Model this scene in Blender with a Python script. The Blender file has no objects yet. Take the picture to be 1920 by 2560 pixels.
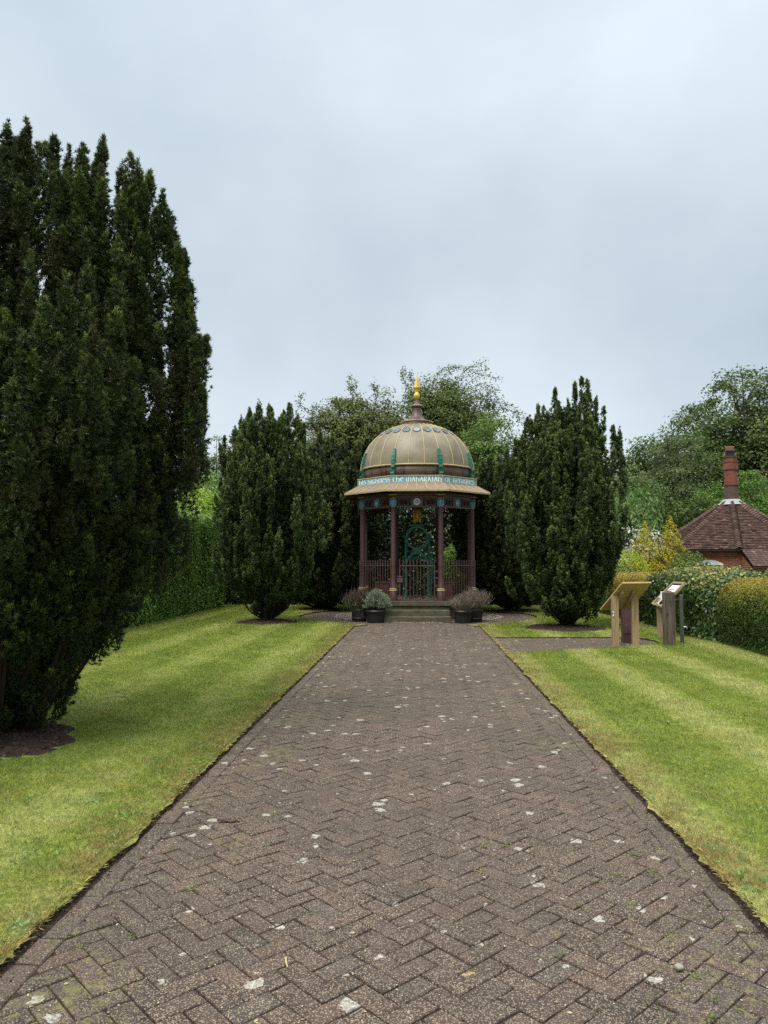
import bpy, bmesh, math, random
import numpy as np
from mathutils import Vector, Matrix

random.seed(7)
RNG = np.random.default_rng(11)
S = bpy.context.scene
COL = S.collection
PI = math.pi
R = math.radians

# ------------------------------------------------------------------ camera
F = 1850.0
CAM = np.array([0.072, 0.0, 1.6])
PITCH = math.atan(125 / F)
YAW = math.atan(89 / F)
cd = bpy.data.cameras.new('camera')
cam = bpy.data.objects.new('camera', cd)
COL.objects.link(cam)
cam.location = CAM
cam.rotation_euler = (PI / 2 + PITCH, 0, YAW)
cd.sensor_fit = 'VERTICAL'
cd.sensor_height = 36.0
cd.lens = F / 2560 * 36.0
cd.clip_end = 2000
cd.clip_start = 0.05
S.camera = cam


def at(px, py, Y):
    """world point on the plane y=Y seen at photo pixel (px,py) - used to survey positions"""
    u = (px - 960) / F
    v = (1280 - py) / F
    f = math.cos(PITCH) - v * math.sin(PITCH)
    up = v * math.cos(PITCH) + math.sin(PITCH)
    dx = u * math.cos(YAW) - f * math.sin(YAW)
    dy = u * math.sin(YAW) + f * math.cos(YAW)
    t = Y / dy
    return Vector((CAM[0] + dx * t, Y, CAM[2] + up * t))


# ------------------------------------------------------------------ tagging
def tag(o, label=None, cat=None, group=None, kind=None):
    if label: o['label'] = label
    if cat: o['category'] = cat
    if group: o['group'] = group
    if kind: o['kind'] = kind
    return o


def thing(name, label, cat, loc=(0, 0, 0), rotz=0, group=None):
    o = bpy.data.objects.new(name, None)
    o.empty_display_size = 0.2
    COL.objects.link(o)
    o.location = loc
    o.rotation_euler = (0, 0, rotz)
    return tag(o, label, cat, group)


def link(name, mesh, parent=None):
    o = bpy.data.objects.new(name, mesh)
    COL.objects.link(o)
    if parent is not None:
        o.parent = parent
    return o


# ------------------------------------------------------------------ mesh builder
class MB:
    def __init__(s):
        s.v = []; s.f = []; s.m = []; s.uv = []; s.t = []; s.sm = []

    def add(s, verts, faces, mi=0, uvs=None, tint=0.5, smooth=False):
        b = len(s.v)
        s.v += [tuple(p) for p in verts]
        s.t += [tint] * len(verts)
        for k, f in enumerate(faces):
            s.f.append([b + i for i in f]); s.m.append(mi); s.sm.append(smooth)
            s.uv.append(uvs[k] if uvs else None)

    def box(s, c, size, rz=0, mi=0, mat=None, tint=0.5, taper=1.0):
        hx, hy, hz = size[0] / 2, size[1] / 2, size[2] / 2
        P = []
        for z, k in ((-hz, 1.0), (hz, taper)):
            for x, y in ((-hx, -hy), (hx, -hy), (hx, hy), (-hx, hy)):
                P.append(Vector((x * k, y * k, z)))
        M = mat if mat is not None else Matrix.Rotation(rz, 3, 'Z')
        P = [M @ p + Vector(c) for p in P]
        s.add(P, [(3, 2, 1, 0), (4, 5, 6, 7), (0, 1, 5, 4), (1, 2, 6, 5), (2, 3, 7, 6), (3, 0, 4, 7)], mi, tint=tint)

    def bar(s, a, b, w, d=None, mi=0, up=(0, 0, 1)):
        a, b = Vector(a), Vector(b); d = d or w
        z = (b - a); L = z.length; z.normalize()
        u = Vector(up)
        if abs(z.dot(u)) > .98: u = Vector((0, 1, 0))
        x = u.cross(z).normalized(); y = z.cross(x)
        M = Matrix((x, y, z)).transposed()
        s.box((a + b) / 2, (w, d, L), mi=mi, mat=M)

    def tube(s, pts, rad, n=8, mi=0, cap=True, smooth=True, tint=0.5):
        pts = [Vector(p) for p in pts]
        if not hasattr(rad, '__len__'): rad = [rad] * len(pts)
        V = []; Fc = []
        ref = None
        for i, p in enumerate(pts):
            d = (pts[min(i + 1, len(pts) - 1)] - pts[max(i - 1, 0)]).normalized()
            if ref is None:
                ref = Vector((1, 0, 0)) if abs(d.x) < .8 else Vector((0, 1, 0))
            x = (ref - d * ref.dot(d)).normalized(); ref = x
            y = d.cross(x)
            for k in range(n):
                a = 2 * PI * k / n
                V.append(p + (x * math.cos(a) + y * math.sin(a)) * rad[i])
        for i in range(len(pts) - 1):
            for k in range(n):
                Fc.append((i * n + k, i * n + (k + 1) % n, (i + 1) * n + (k + 1) % n, (i + 1) * n + k))
        s.add(V, Fc, mi, smooth=smooth, tint=tint)
        if cap:
            e = (len(pts) - 1) * n
            s.add(V[:n], [tuple(reversed(range(n)))], mi, tint=tint)
            s.add(V[e:e + n], [tuple(range(n))], mi, tint=tint)

    def lathe(s, prof, n=32, c=(0, 0), mi=0, smooth=True, rot=0.0, cap=True):
        V = []; Fc = []
        for r, z in prof:
            for k in range(n):
                a = rot + 2 * PI * k / n
                V.append((c[0] + r * math.cos(a), c[1] + r * math.sin(a), z))
        m = len(prof)
        for i in range(m - 1):
            for k in range(n):
                Fc.append((i * n + k, i * n + (k + 1) % n, (i + 1) * n + (k + 1) % n, (i + 1) * n + k))
        s.add(V, Fc, mi, smooth=smooth)
        if not cap: return
        if prof[0][0] > 1e-4: s.add(V[:n], [tuple(reversed(range(n)))], mi)
        if prof[-1][0] > 1e-4: s.add(V[(m - 1) * n:], [tuple(range(n))], mi)

    def prism(s, poly, z0, z1, mi=0, tint=.5):
        n = len(poly)
        V = [(p[0], p[1], z0) for p in poly] + [(p[0], p[1], z1) for p in poly]
        Fc = [tuple(reversed(range(n))), tuple(range(n, 2 * n))] + [(i, (i + 1) % n, n + (i + 1) % n, n + i) for i in range(n)]
        s.add(V, Fc, mi, tint=tint)

    def build(s, name, mats, parent=None, tint=False):
        me = bpy.data.meshes.new(name)
        me.from_pydata(s.v, [], s.f)
        if not isinstance(mats, (list, tuple)): mats = [mats]
        for m in mats: me.materials.append(m)
        me.polygons.foreach_set('material_index', s.m)
        me.polygons.foreach_set('use_smooth', s.sm)
        if any(u is not None for u in s.uv):
            ul = me.uv_layers.new(name='UVMap')
            for p, u in zip(me.polygons, s.uv):
                if u is None: continue
                for li, q in zip(p.loop_indices, u): ul.data[li].uv = q
        if tint:
            at_ = me.attributes.new('tint', 'FLOAT', 'POINT')
            at_.data.foreach_set('value', s.t)
        me.update()
        return link(name, me, parent)


def soup(name, V, n, tint, mats, parent=None, mi=None, smooth=False):
    """mesh of separate n-gons: V (N*n,3), tint per vertex"""
    V = np.ascontiguousarray(V, dtype=np.float32)
    N = len(V) // n
    me = bpy.data.meshes.new(name)
    me.vertices.add(N * n)
    me.vertices.foreach_set('co', V.ravel())
    me.loops.add(N * n)
    me.loops.foreach_set('vertex_index', np.arange(N * n, dtype=np.int32))
    me.polygons.add(N)
    me.polygons.foreach_set('loop_start', np.arange(0, N * n, n, dtype=np.int32))
    try:
        me.polygons.foreach_set('loop_total', np.full(N, n, dtype=np.int32))
    except Exception:
        pass
    for m in (mats if isinstance(mats, (list, tuple)) else [mats]): me.materials.append(m)
    if mi is not None: me.polygons.foreach_set('material_index', np.asarray(mi, dtype=np.int32))
    a = me.attributes.new('tint', 'FLOAT', 'POINT')
    a.data.foreach_set('value', np.ascontiguousarray(tint, dtype=np.float32))
    me.update(calc_edges=True)
    me.validate()
    return link(name, me, parent)


def unit(a):
    return a / np.maximum(np.linalg.norm(a, axis=-1, keepdims=True), 1e-9)


def snoise(P, f=1.0, seed=0):
    """cheap smooth pseudo-noise in about -1..1"""
    r = np.random.default_rng(seed + 1000)
    out = np.zeros(len(P))
    for k in range(6):
        d = r.normal(size=P.shape[1]); d /= np.linalg.norm(d)
        out += np.sin(P @ d * f * (0.7 + 0.35 * k) + r.uniform(0, 6.28)) / (1 + .25 * k)
    return out / 3.0


def leaves_quads(C, D, Nn, length, width, fold=0.15):
    """diamond leaves: base C, direction D, normal Nn"""
    D = unit(D); side = unit(np.cross(D, Nn)); Nn = np.cross(side, D)
    L = np.asarray(length).reshape(-1, 1); W = np.asarray(width).reshape(-1, 1)
    a = C
    b = C + D * L * .45 + side * W * .5 + Nn * W * fold
    c = C + D * L
    d = C + D * L * .45 - side * W * .5 + Nn * W * fold
    return np.stack([a, b, c, d], 1).reshape(-1, 3)


# ------------------------------------------------------------------ materials
class NT:
    def __init__(s, name):
        s.m = bpy.data.materials.new(name); s.m.use_nodes = True
        s.t = s.m.node_tree; s.t.nodes.clear()
        s.out = s.t.nodes.new('ShaderNodeOutputMaterial')

    def n(s, typ, **kw):
        nd = s.t.nodes.new('ShaderNode' + typ)
        for k, v in kw.items():
            if k.startswith('i_'):
                key = k[2:]
                key = int(key) if key.isdigit() else key.replace('_', ' ')
                nd.inputs[key].default_value = v
            else:
                setattr(nd, k, v)
        return nd

    def l(s, a, b): s.t.links.new(a, b)

    def ramp(s, fac, stops, interp='LINEAR'):
        r = s.n('ValToRGB'); r.color_ramp.interpolation = interp
        e = r.color_ramp.elements
        while len(e) < len(stops): e.new(0.5)
        for el, (p, c) in zip(e, stops):
            el.position = p
            el.color = (c, c, c, 1) if not hasattr(c, '__len__') else (*c, 1)
        s.l(fac, r.inputs[0]); return r.outputs[0]

    def noise(s, scale, detail=3, rough=.55, vec=None, dist=0):
        k = s.n('TexNoise', i_Scale=scale, i_Detail=detail, i_Roughness=rough, i_Distortion=dist)
        s.l(vec if vec is not None else s.pos(), k.inputs['Vector']); return k.outputs['Fac']

    def pos(s):
        if not hasattr(s, '_p'): s._p = s.n('NewGeometry').outputs['Position']
        return s._p

    def objco(s):
        if not hasattr(s, '_o'): s._o = s.n('TexCoord').outputs['Object']
        return s._o

    def mix(s, fac, a, b, mode='MIX'):
        k = s.n('Mix', data_type='RGBA', blend_type=mode)
        for sock, v in ((k.inputs[0], fac), (k.inputs[6], a), (k.inputs[7], b)):
            if isinstance(v, bpy.types.NodeSocket): s.l(v, sock)
            elif hasattr(v, '__len__'): sock.default_value = (*v, 1) if len(v) == 3 else v
            else: sock.default_value = v
        return k.outputs[2]

    def math(s, op, a, b=0.0, c=0.0, clamp=False):
        k = s.n('Math', operation=op); k.use_clamp = clamp
        for sock, v in zip(k.inputs, (a, b, c)):
            if isinstance(v, bpy.types.NodeSocket): s.l(v, sock)
            else: sock.default_value = v
        return k.outputs[0]

    def attr(s, name='tint'):
        return s.n('Attribute', attribute_name=name).outputs['Fac']

    def bump(s, h, strength=.4, dist=.01):
        b = s.n('Bump', i_Strength=strength, i_Distance=dist)
        s.l(h, b.inputs['Height']); return b.outputs[0]

    def pbr(s, col, rough=.6, spec=.4, metal=0.0, normal=None, transl=0.0):
        p = s.n('BsdfPrincipled')
        for key, v in (('Base Color', col), ('Roughness', rough), ('Specular IOR Level', spec), ('Metallic', metal)):
            if isinstance(v, bpy.types.NodeSocket): s.l(v, p.inputs[key])
            elif hasattr(v, '__len__'): p.inputs[key].default_value = (*v, 1)
            else: p.inputs[key].default_value = v
        if normal is not None: s.l(normal, p.inputs['Normal'])
        res = p.outputs[0]
        if transl:
            t = s.n('BsdfTranslucent')
            if isinstance(col, bpy.types.NodeSocket): s.l(col, t.inputs[0])
            else: t.inputs[0].default_value = (*col, 1)
            x = s.n('MixShader', i_0=transl); s.l(res, x.inputs[1]); s.l(t.outputs[0], x.inputs[2]); res = x.outputs[0]
        s.l(res, s.out.inputs[0])
        return s.m


def m_paint(name, col, rough=.45, var=.25, dirt=(.08, .06, .05), dirt_amt=.25, scale=9, metal=0.0, bump=.15):
    t = NT(name)
    n1 = t.noise(scale, 5, .65, t.objco())
    n2 = t.noise(scale * 6, 3, .6, t.objco())
    c = t.mix(t.ramp(n1, [(.3, 0), (.7, 1)]), tuple(x * (1 - var) for x in col), tuple(min(1, x * (1 + var)) for x in col))
    c = t.mix(t.math('MULTIPLY', t.ramp(n2, [(.52, 0), (.72, 1)]), dirt_amt), c, dirt)
    return t.pbr(c, t.math('ADD', t.math('MULTIPLY', n1, .3), rough - .15), .45, metal, t.bump(n2, bump, .004))


def m_leaf(name, stops, transl=.25, rough=.55, spec=.35, patch=None, patch_scale=1.2):
    t = NT(name)
    f = t.attr()
    c = t.ramp(f, stops)
    if patch:
        c = t.mix(t.math('MULTIPLY', t.ramp(t.noise(patch_scale, 3, .6), [(.48, 0), (.62, 1)]), .7), c, patch)
    return t.pbr(c, rough, spec, 0, None, transl)


M = {}
# lawn colour, shared by the turf sheet and its blades
LAWN_DARK, LAWN_MID, LAWN_LITE = (.215, .305, .042), (.405, .475, .085), (.66, .66, .25)


def lawn_colour(t):
    g = t.pos()
    sep = t.n('SeparateXYZ'); t.l(g, sep.inputs[0])
    wob = t.math('MULTIPLY', t.math('SUBTRACT', t.noise(.7, 2, .5), .5), .22)
    xx = t.math('ADD', sep.outputs[0], wob)
    st = t.math('SINE', t.math('MULTIPLY', xx, 2 * PI / 1.30), 0)
    st = t.math('MULTIPLY_ADD', st, .5, .5)
    st = t.ramp(st, [(.42, 0), (.86, 1)])  # pale mowing stripes: sheen of the bent blades put into the colour
    side = t.math('MULTIPLY_ADD', t.math('GREATER_THAN', sep.outputs[0], 0.0), .10, .16)
    big = t.noise(.75, 4, .6)
    med = t.noise(3.2, 4, .65)
    fine = t.noise(30, 4, .8)
    f = t.math('ADD', t.math('MULTIPLY', st, side), t.math('ADD', t.math('MULTIPLY', big, .45), t.math('MULTIPLY', med, .5)))
    c = t.ramp(f, [(.34, LAWN_DARK), (.56, LAWN_MID), (.82, LAWN_LITE)])
    yel = t.ramp(t.noise(1.15, 5, .7, dist=.6), [(.52, 0), (.66, 1)])
    c = t.mix(t.math('MULTIPLY', yel, .42), c, (.46, .42, .07))
    dry = t.ramp(t.noise(1.7, 5, .72, dist=.8), [(.60, 0), (.70, 1)])
    # worn, straw-coloured turf along the path edges
    ax = t.math('ABSOLUTE', sep.outputs[0])
    edge = t.ramp(t.math('ADD', ax, t.math('MULTIPLY', t.noise(2.4, 4, .7), .9)), [(.0, 0), (1.0, 0)])
    e2 = t.n('MapRange', clamp=True); e2.inputs[1].default_value = 2.32; e2.inputs[2].default_value = 1.95
    t.l(t.math('ADD', ax, t.math('MULTIPLY', t.math('SUBTRACT', t.noise(2.2, 5, .8), .34), 2.4)), e2.inputs[0])
    dead = t.ramp(t.noise(1.9, 5, .8, dist=.5), [(.47, 0), (.56, 1)])
    e3 = t.n('MapRange', clamp=True); e3.inputs[1].default_value = 2.15; e3.inputs[2].default_value = 1.7
    t.l(ax, e3.inputs[0])
    deadm = t.math('MULTIPLY', t.math('MULTIPLY', dead, e3.outputs[0]), .65)
    dry = t.math('MAXIMUM', t.math('MULTIPLY', dry, .7), t.math('MULTIPLY', e2.outputs[0], .55))
    c = t.mix(dry, c, (.54, .385, .16))
    c = t.mix(deadm, c, (.34, .22, .085))
    blue = t.ramp(t.noise(2.6, 3, .6), [(.62, 0), (.74, 1)])
    c = t.mix(t.math('MULTIPLY', blue, .5), c, (.32, .43, .22))
    c = t.mix(t.ramp(fine, [(.36, .8), (.58, 0)]), c, (.075, .12, .02))
    c = t.mix(t.ramp(t.noise(17, 4, .8), [(.54, 0), (.66, .5)]), c, (.52, .55, .22))
    c = t.mix(t.ramp(t.noise(4.2, 4, .75), [(.54, 0), (.66, .55)]), c, (.14, .21, .045))
    c = t.mix(t.ramp(t.noise(11, 4, .75), [(.56, 0), (.70, .45)]), c, (.44, .36, .14))
    return c


t = NT('turf'); M['turf'] = t.pbr(t.mix(.35, lawn_colour(t), (.08, .09, .03)), .9, .1, 0, t.bump(t.noise(60, 4, .7), .8, .02))
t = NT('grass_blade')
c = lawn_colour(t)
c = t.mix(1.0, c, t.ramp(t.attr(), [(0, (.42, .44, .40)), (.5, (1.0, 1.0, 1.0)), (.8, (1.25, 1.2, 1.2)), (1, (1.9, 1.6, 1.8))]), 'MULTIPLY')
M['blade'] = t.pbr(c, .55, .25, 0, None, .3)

t = NT('rough_ground')
M['ground'] = t.pbr(t.mix(t.ramp(t.noise(1.5, 5, .65), [(.35, 0), (.65, 1)]), (.055, .09, .02), (.11, .14, .035)), .95, .1, 0, t.bump(t.noise(30, 4, .7), .6, .03))
t = NT('soil')
n1 = t.noise(38, 5, .7)
M['soil'] = t.pbr(t.ramp(n1, [(.3, (.024, .017, .014)), (.5, (.058, .040, .032)), (.66, (.10, .070, .054)), (.8, (.16, .12, .09))]), .95, .1, 0, t.bump(n1, 1, .03))

# brick paving
t = NT('paving_brick')
tt = t.attr()
base = t.ramp(tt, [(0, (.037, .029, .025)), (.3, (.049, .036, .030)), (.6, (.060, .042, .035)), (.82, (.082, .050, .041)), (1, (.055, .048, .042))])
vor = t.n('TexVoronoi', i_Scale=165.0); t.l(t.pos(), vor.inputs['Vector'])
spk_cell = t.n('SeparateColor'); t.l(vor.outputs['Color'], spk_cell.inputs[0])
spk = t.math('MULTIPLY', t.math('GREATER_THAN', spk_cell.outputs[0], .22), t.math('LESS_THAN', vor.outputs['Distance'], t.math('MULTIPLY_ADD', spk_cell.outputs[1], .36, .24)))
grit = t.mix(spk_cell.outputs[2], (.385, .29, .205), (.185, .14, .108))
mott = t.noise(7, 5, .7)
base = t.mix(t.ramp(mott, [(.35, .0), (.7, .5)]), base, (.112, .093, .077))
c = t.mix(t.math('MULTIPLY', spk, .9), base, grit)
# wear: big soft stains
c = t.mix(t.ramp(t.noise(.8, 4, .6), [(.42, 0), (.66, .4)]), c, (.060, .052, .043))
# lichen blotches
lv = t.n('TexVoronoi', i_Scale=8.5); lv.inputs['Randomness'].default_value = 1.0
dn = t.n('TexNoise', i_Scale=20.0, i_Detail=5.0)
t.l(t.pos(), dn.inputs['Vector'])
va = t.n('VectorMath', operation='MULTIPLY_ADD'); t.l(dn.outputs['Color'], va.inputs[0]); va.inputs[1].default_value = (.075, .075, .075); t.l(t.pos(), va.inputs[2])
t.l(va.outputs[0], lv.inputs['Vector'])
lc = t.n('SeparateColor'); t.l(lv.outputs['Color'], lc.inputs[0])
dens = t.ramp(t.noise(.55, 2, .5), [(.35, .58), (.65, .26)])
size = t.math('MULTIPLY', lc.outputs[1], t.math('MULTIPLY', lc.outputs[1], .34))
lich = t.math('MULTIPLY', t.math('GREATER_THAN', lc.outputs[0], dens), t.math('LESS_THAN', lv.outputs['Distance'], size))
lcol = t.mix(t.ramp(t.noise(60, 3, .6), [(.3, 0), (.7, 1)]), (.34, .32, .28), (.62, .59, .52))
lcol = t.mix(t.math('GREATER_THAN', lc.outputs[2], .93), lcol, (.42, .27, .12))
c = t.mix(t.math('MULTIPLY', lich, t.ramp(t.noise(70, 3, .7), [(.34, .12), (.58, .85)])), c, lcol)
# fine yellow-green moss crumbs, thicker by the edges
sep = t.n('SeparateXYZ'); t.l(t.pos(), sep.inputs[0])
ex = t.ramp(t.math('ABSOLUTE', sep.outputs[0]), [(.7, .0), (1.0, .06)])
mo = t.math('ADD', t.math('ADD', t.math('MULTIPLY', t.noise(16, 5, .75), .62), t.math('MULTIPLY', t.noise(1.3, 3, .6), .38)), ex)
c = t.mix(t.math('MULTIPLY', t.ramp(mo, [(.60, 0), (.68, 1)]), .6), c, (.20, .185, .07))
hgt = t.math('ADD', t.math('MULTIPLY', spk, .5), t.noise(220, 2, .6))
M['brick'] = t.pbr(c, .85, .25, 0, t.bump(hgt, .35, .003))
t = NT('paving_joint')
j = t.noise(7, 4, .7)
M['joint'] = t.pbr(t.ramp(j, [(.32, (.022, .018, .016)), (.48, (.048, .042, .020)), (.62, (.095, .095, .022))]), .95, .1, 0, t.bump(t.noise(120, 3, .7), .8, .01))
t = NT('gravel')
gv = t.n('TexVoronoi', i_Scale=55.0); t.l(t.pos(), gv.inputs['Vector'])
gs = t.n('SeparateColor'); t.l(gv.outputs['Color'], gs.inputs[0])
M['gravel'] = t.pbr(t.ramp(gs.outputs[0], [(0, (.16, .13, .10)), (.5, (.30, .25, .20)), (1, (.48, .43, .37))]), .9, .2, 0, t.bump(t.math('SUBTRACT', 1.0, gv.outputs['Distance']), .8, .02))

# stone, mossy
t = NT('mossy_stone')
a = t.noise(5, 6, .7); b = t.noise(30, 4, .7)
c = t.ramp(a, [(.3, (.05, .045, .032)), (.5, (.095, .085, .058)), (.7, (.15, .135, .10))])
c = t.mix(t.ramp(t.noise(8, 4, .7), [(.45, 0), (.62, .5)]), c, (.075, .078, .032))
c = t.mix(t.ramp(b, [(.66, 0), (.72, .85)]), c, (.42, .40, .36))
M['stone'] = t.pbr(c, .9, .2, 0, t.bump(b, .5, .01))

M['maroon'] = m_paint('maroon_paint', (.088, .043, .040), .42, .18, (.05, .03, .028), .35)
M['maroon_light'] = m_paint('maroon_rail_paint', (.100, .056, .051), .45, .18, (.06, .04, .035), .3)
M['red_box'] = m_paint('dark_red_paint', (.10, .028, .028), .45, .2)
M['gold'] = m_paint('gilt_trim', (.50, .39, .19), .4, .15, (.16, .10, .04), .3)
M['gold_bright'] = m_paint('bright_gilding', (.66, .44, .07), .35, .12, (.35, .2, .03), .2, metal=.15)
M['gold_dark'] = m_paint('old_gilding', (.62, .36, .06), .38, .35, (.08, .04, .01), .5, metal=.3)
M['teal'] = m_paint('teal_paint', (.010, .155, .105), .4, .25, (.01, .06, .045), .35)
M['teal_carved'] = m_paint('teal_carved_paint', (.016, .145, .10), .5, .4, (.01, .05, .04), .6, scale=14, bump=.6)
M['blue'] = m_paint('sky_blue_paint', (.15, .37, .47), .45, .15, (.05, .14, .2), .25)
M['capital_blue'] = m_paint('capital_blue_paint', (.10, .34, .52), .45, .2, (.02, .06, .10), .5, scale=14)
M['glass_blue'] = m_paint('blue_domelight', (.24, .34, .37), .2, .3, (.08, .16, .2), .4)
M['white_letter'] = m_paint('white_lettering', (.80, .80, .74), .5, .05, (.5, .5, .45), .15)
M['dark_iron'] = m_paint('dark_iron', (.02, .02, .022), .5, .2)
M['black_plastic'] = m_paint('black_plastic', (.014, .014, .016), .42, .2, (.04, .038, .035), .3)
# dome metal: brown paint with pale weathering and runs
t = NT('dome_metal')
a = t.noise(2.2, 4, .6, t.objco())
sp = t.noise(9, 6, .75, t.objco())
c = t.ramp(a, [(.3, (.150, .114, .070)), (.5, (.200, .163, .102)), (.7, (.250, .212, .138))])
c = t.mix(t.ramp(sp, [(.60, 0), (.66, .75)]), c, (.06, .035, .026))
M['dome'] = t.pbr(c, .42, .5, 0, t.bump(t.noise(40, 3, .6, t.objco()), .08, .004))
t = NT('drum_metal')
mp = t.n('Mapping'); t.l(t.objco(), mp.inputs[0]); mp.inputs['Scale'].default_value = (1, 1, .28)
a = t.noise(4.5, 5, .7, mp.outputs[0])
c = t.ramp(a, [(.4, (.105, .075, .052)), (.50, (.09, .060, .045)), (.54, (.055, .026, .022)), (.75, (.048, .022, .020))])
M['drum'] = t.pbr(c, .45, .45)
M['eave'] = m_paint('eave_metal', (.25, .185, .130), .4, .15, (.10, .06, .05), .4)
t = NT('aged_wood')
mp = t.n('Mapping'); t.l(t.objco(), mp.inputs[0]); mp.inputs['Scale'].default_value = (1, 1, .06)
w = t.noise(45, 5, .65, mp.outputs[0], .4)
M['oak'] = t.pbr(t.mix(t.ramp(t.noise(2.2, 3, .6, t.objco()), [(.3, 0), (.7, .5)]), t.ramp(w, [(.3, (.17, .115, .06)), (.5, (.33, .235, .13)), (.7, (.44, .335, .205))]), (.23, .165, .095)), .65, .3, 0, t.bump(w, .35, .004))
t = NT('board_wood')
mp = t.n('Mapping'); t.l(t.objco(), mp.inputs[0]); mp.inputs['Scale'].default_value = (.07, 1, 1)
w = t.noise(50, 4, .6, mp.outputs[0], .3)
M['board'] = t.pbr(t.ramp(w, [(.3, (.26, .165, .065)), (.5, (.38, .26, .115)), (.7, (.44, .32, .155))]), .6, .3, 0, t.bump(w, .2, .003))
t = NT('weathered_post')
mp = t.n('Mapping'); t.l(t.objco(), mp.inputs[0]); mp.inputs['Scale'].default_value = (1, 1, .05)
w = t.noise(38, 5, .7, mp.outputs[0], .5)
M['old_post'] = t.pbr(t.ramp(w, [(.32, (.028, .021, .016)), (.5, (.095, .075, .058)), (.68, (.155, .125, .10))]), .85, .2, 0, t.bump(w, .7, .008))
M['metal_post'] = m_paint('grey_green_metal', (.075, .085, .068), .5, .2, (.03, .03, .02), .3)
M['chrome'] = m_paint('bright_steel', (.6, .6, .6), .25, .05, metal=.9)
M['paper'] = m_paint('white_paper', (.72, .74, .76), .5, .06, (.35, .38, .4), .35, scale=14)
M['slate_glass'] = m_paint('dark_glazing', (.06, .065, .07), .15, .2)
M['white_paint'] = m_paint('white_board', (.68, .70, .72), .5, .05)
M['mortar'] = m_paint('lead_and_mortar', (.33, .34, .36), .7, .15)
t = NT('barrel_wood')
mp = t.n('Mapping'); t.l(t.objco(), mp.inputs[0]); mp.inputs['Scale'].default_value = (1, 1, .2)
w = t.noise(14, 5, .7, mp.outputs[0])
M['barrel'] = t.pbr(t.ramp(w, [(.35, (.012, .011, .010)), (.55, (.030, .025, .020)), (.72, (.10, .085, .07))]), .75, .25, 0, t.bump(w, .4, .006))
M['bark'] = NT('bark').pbr((.03, .022, .017), .9, .1)
M['bark_grey'] = NT('bark_grey').pbr((.075, .065, .052), .9, .1)
M['twig'] = m_leaf('dead_twigs', [(0, (0.037, 0.024, 0.017)), (0.5, (0.080, 0.055, 0.042)), (1, (0.159, 0.123, 0.095))], 0)
M['twig_grey'] = m_leaf('pale_dead_twigs', [(0, (0.078, 0.058, 0.044)), (0.5, (0.164, 0.130, 0.102)), (1, (0.281, 0.230, 0.190))], 0)

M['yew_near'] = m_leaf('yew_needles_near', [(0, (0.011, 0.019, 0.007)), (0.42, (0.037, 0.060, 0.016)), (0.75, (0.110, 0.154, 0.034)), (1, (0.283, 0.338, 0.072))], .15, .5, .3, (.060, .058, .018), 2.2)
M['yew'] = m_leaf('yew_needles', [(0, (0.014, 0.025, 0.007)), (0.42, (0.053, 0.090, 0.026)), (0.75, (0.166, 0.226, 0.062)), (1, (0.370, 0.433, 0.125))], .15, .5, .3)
M['yew_back'] = m_leaf('yew_needles_back', [(0, (0.014, 0.025, 0.010)), (0.5, (0.063, 0.093, 0.029)), (0.8, (0.157, 0.186, 0.053)), (1, (0.272, 0.284, 0.091))], .15, .5, .3)
M['hedge_core'] = NT('hedge_filler').pbr((.010, .012, .005), .95, .05)  # dark filler box that stops the view through the hedge leaves
M['privet'] = m_leaf('hedge_leaves', [(0, (0.046, 0.098, 0.019)), (0.5, (0.135, 0.249, 0.045)), (0.8, (0.258, 0.410, 0.079)), (1, (0.465, 0.604, 0.162))], .3, .4, .5)
M['laurel'] = m_leaf('laurel_leaves', [(0, (0.007, 0.016, 0.005)), (0.6, (0.027, 0.050, 0.016)), (0.85, (0.081, 0.117, 0.036)), (1, (0.216, 0.261, 0.081))], .25, .3, .6)
M['beech'] = m_leaf('beech_hedge_leaves', [(0, (0.015, 0.037, 0.011)), (0.4, (0.050, 0.100, 0.027)), (0.62, (0.125, 0.181, 0.050)), (0.8, (0.338, 0.338, 0.088)), (1, (0.625, 0.413, 0.150))], .25, .4, .5)
M['golden_yew'] = m_leaf('golden_yew_leaves', [(0, (.020, .050, .012)), (.4, (.085, .135, .022)), (.7, (.29, .25, .032)), (1, (.48, .35, .07))], .2, .5, .3)
M['lime'] = m_leaf('lime_leaves', [(0, (.09, .16, .012)), (.5, (.24, .36, .03)), (1, (.44, .52, .06))], .35)
M['lime_dome'] = m_leaf('lime_dome_leaves', [(0, (.12, .19, .01)), (.5, (.33, .42, .02)), (1, (.52, .56, .04))], .3)
M['midgreen'] = m_leaf('mid_green_leaves', [(0, (0.047, 0.100, 0.016)), (0.5, (0.133, 0.243, 0.041)), (1, (0.312, 0.458, 0.094))], .35)
M['pale'] = m_leaf('pale_olive_leaves', [(0, (0.091, 0.130, 0.052)), (0.5, (0.182, 0.234, 0.098)), (1, (0.325, 0.377, 0.169))], .35)
M['cherry'] = m_leaf('cherry_leaves', [(0, (0.056, 0.059, 0.016)), (0.45, (0.133, 0.147, 0.035)), (0.75, (0.187, 0.240, 0.055)), (1, (0.244, 0.370, 0.091))], .3)
M['windswept'] = m_leaf('olive_green_leaves', [(0, (0.049, 0.070, 0.017)), (0.5, (0.133, 0.182, 0.045)), (1, (0.266, 0.350, 0.105))], .35)
M['fresh'] = m_leaf('fresh_green_leaves', [(0, (0.065, 0.107, 0.023)), (0.5, (0.156, 0.248, 0.053)), (1, (0.287, 0.387, 0.117))], .35)
M['bigtree'] = m_leaf('broad_tree_leaves', [(0, (0.039, 0.061, 0.017)), (0.5, (0.113, 0.163, 0.044)), (1, (0.227, 0.294, 0.089))], .3)
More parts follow.
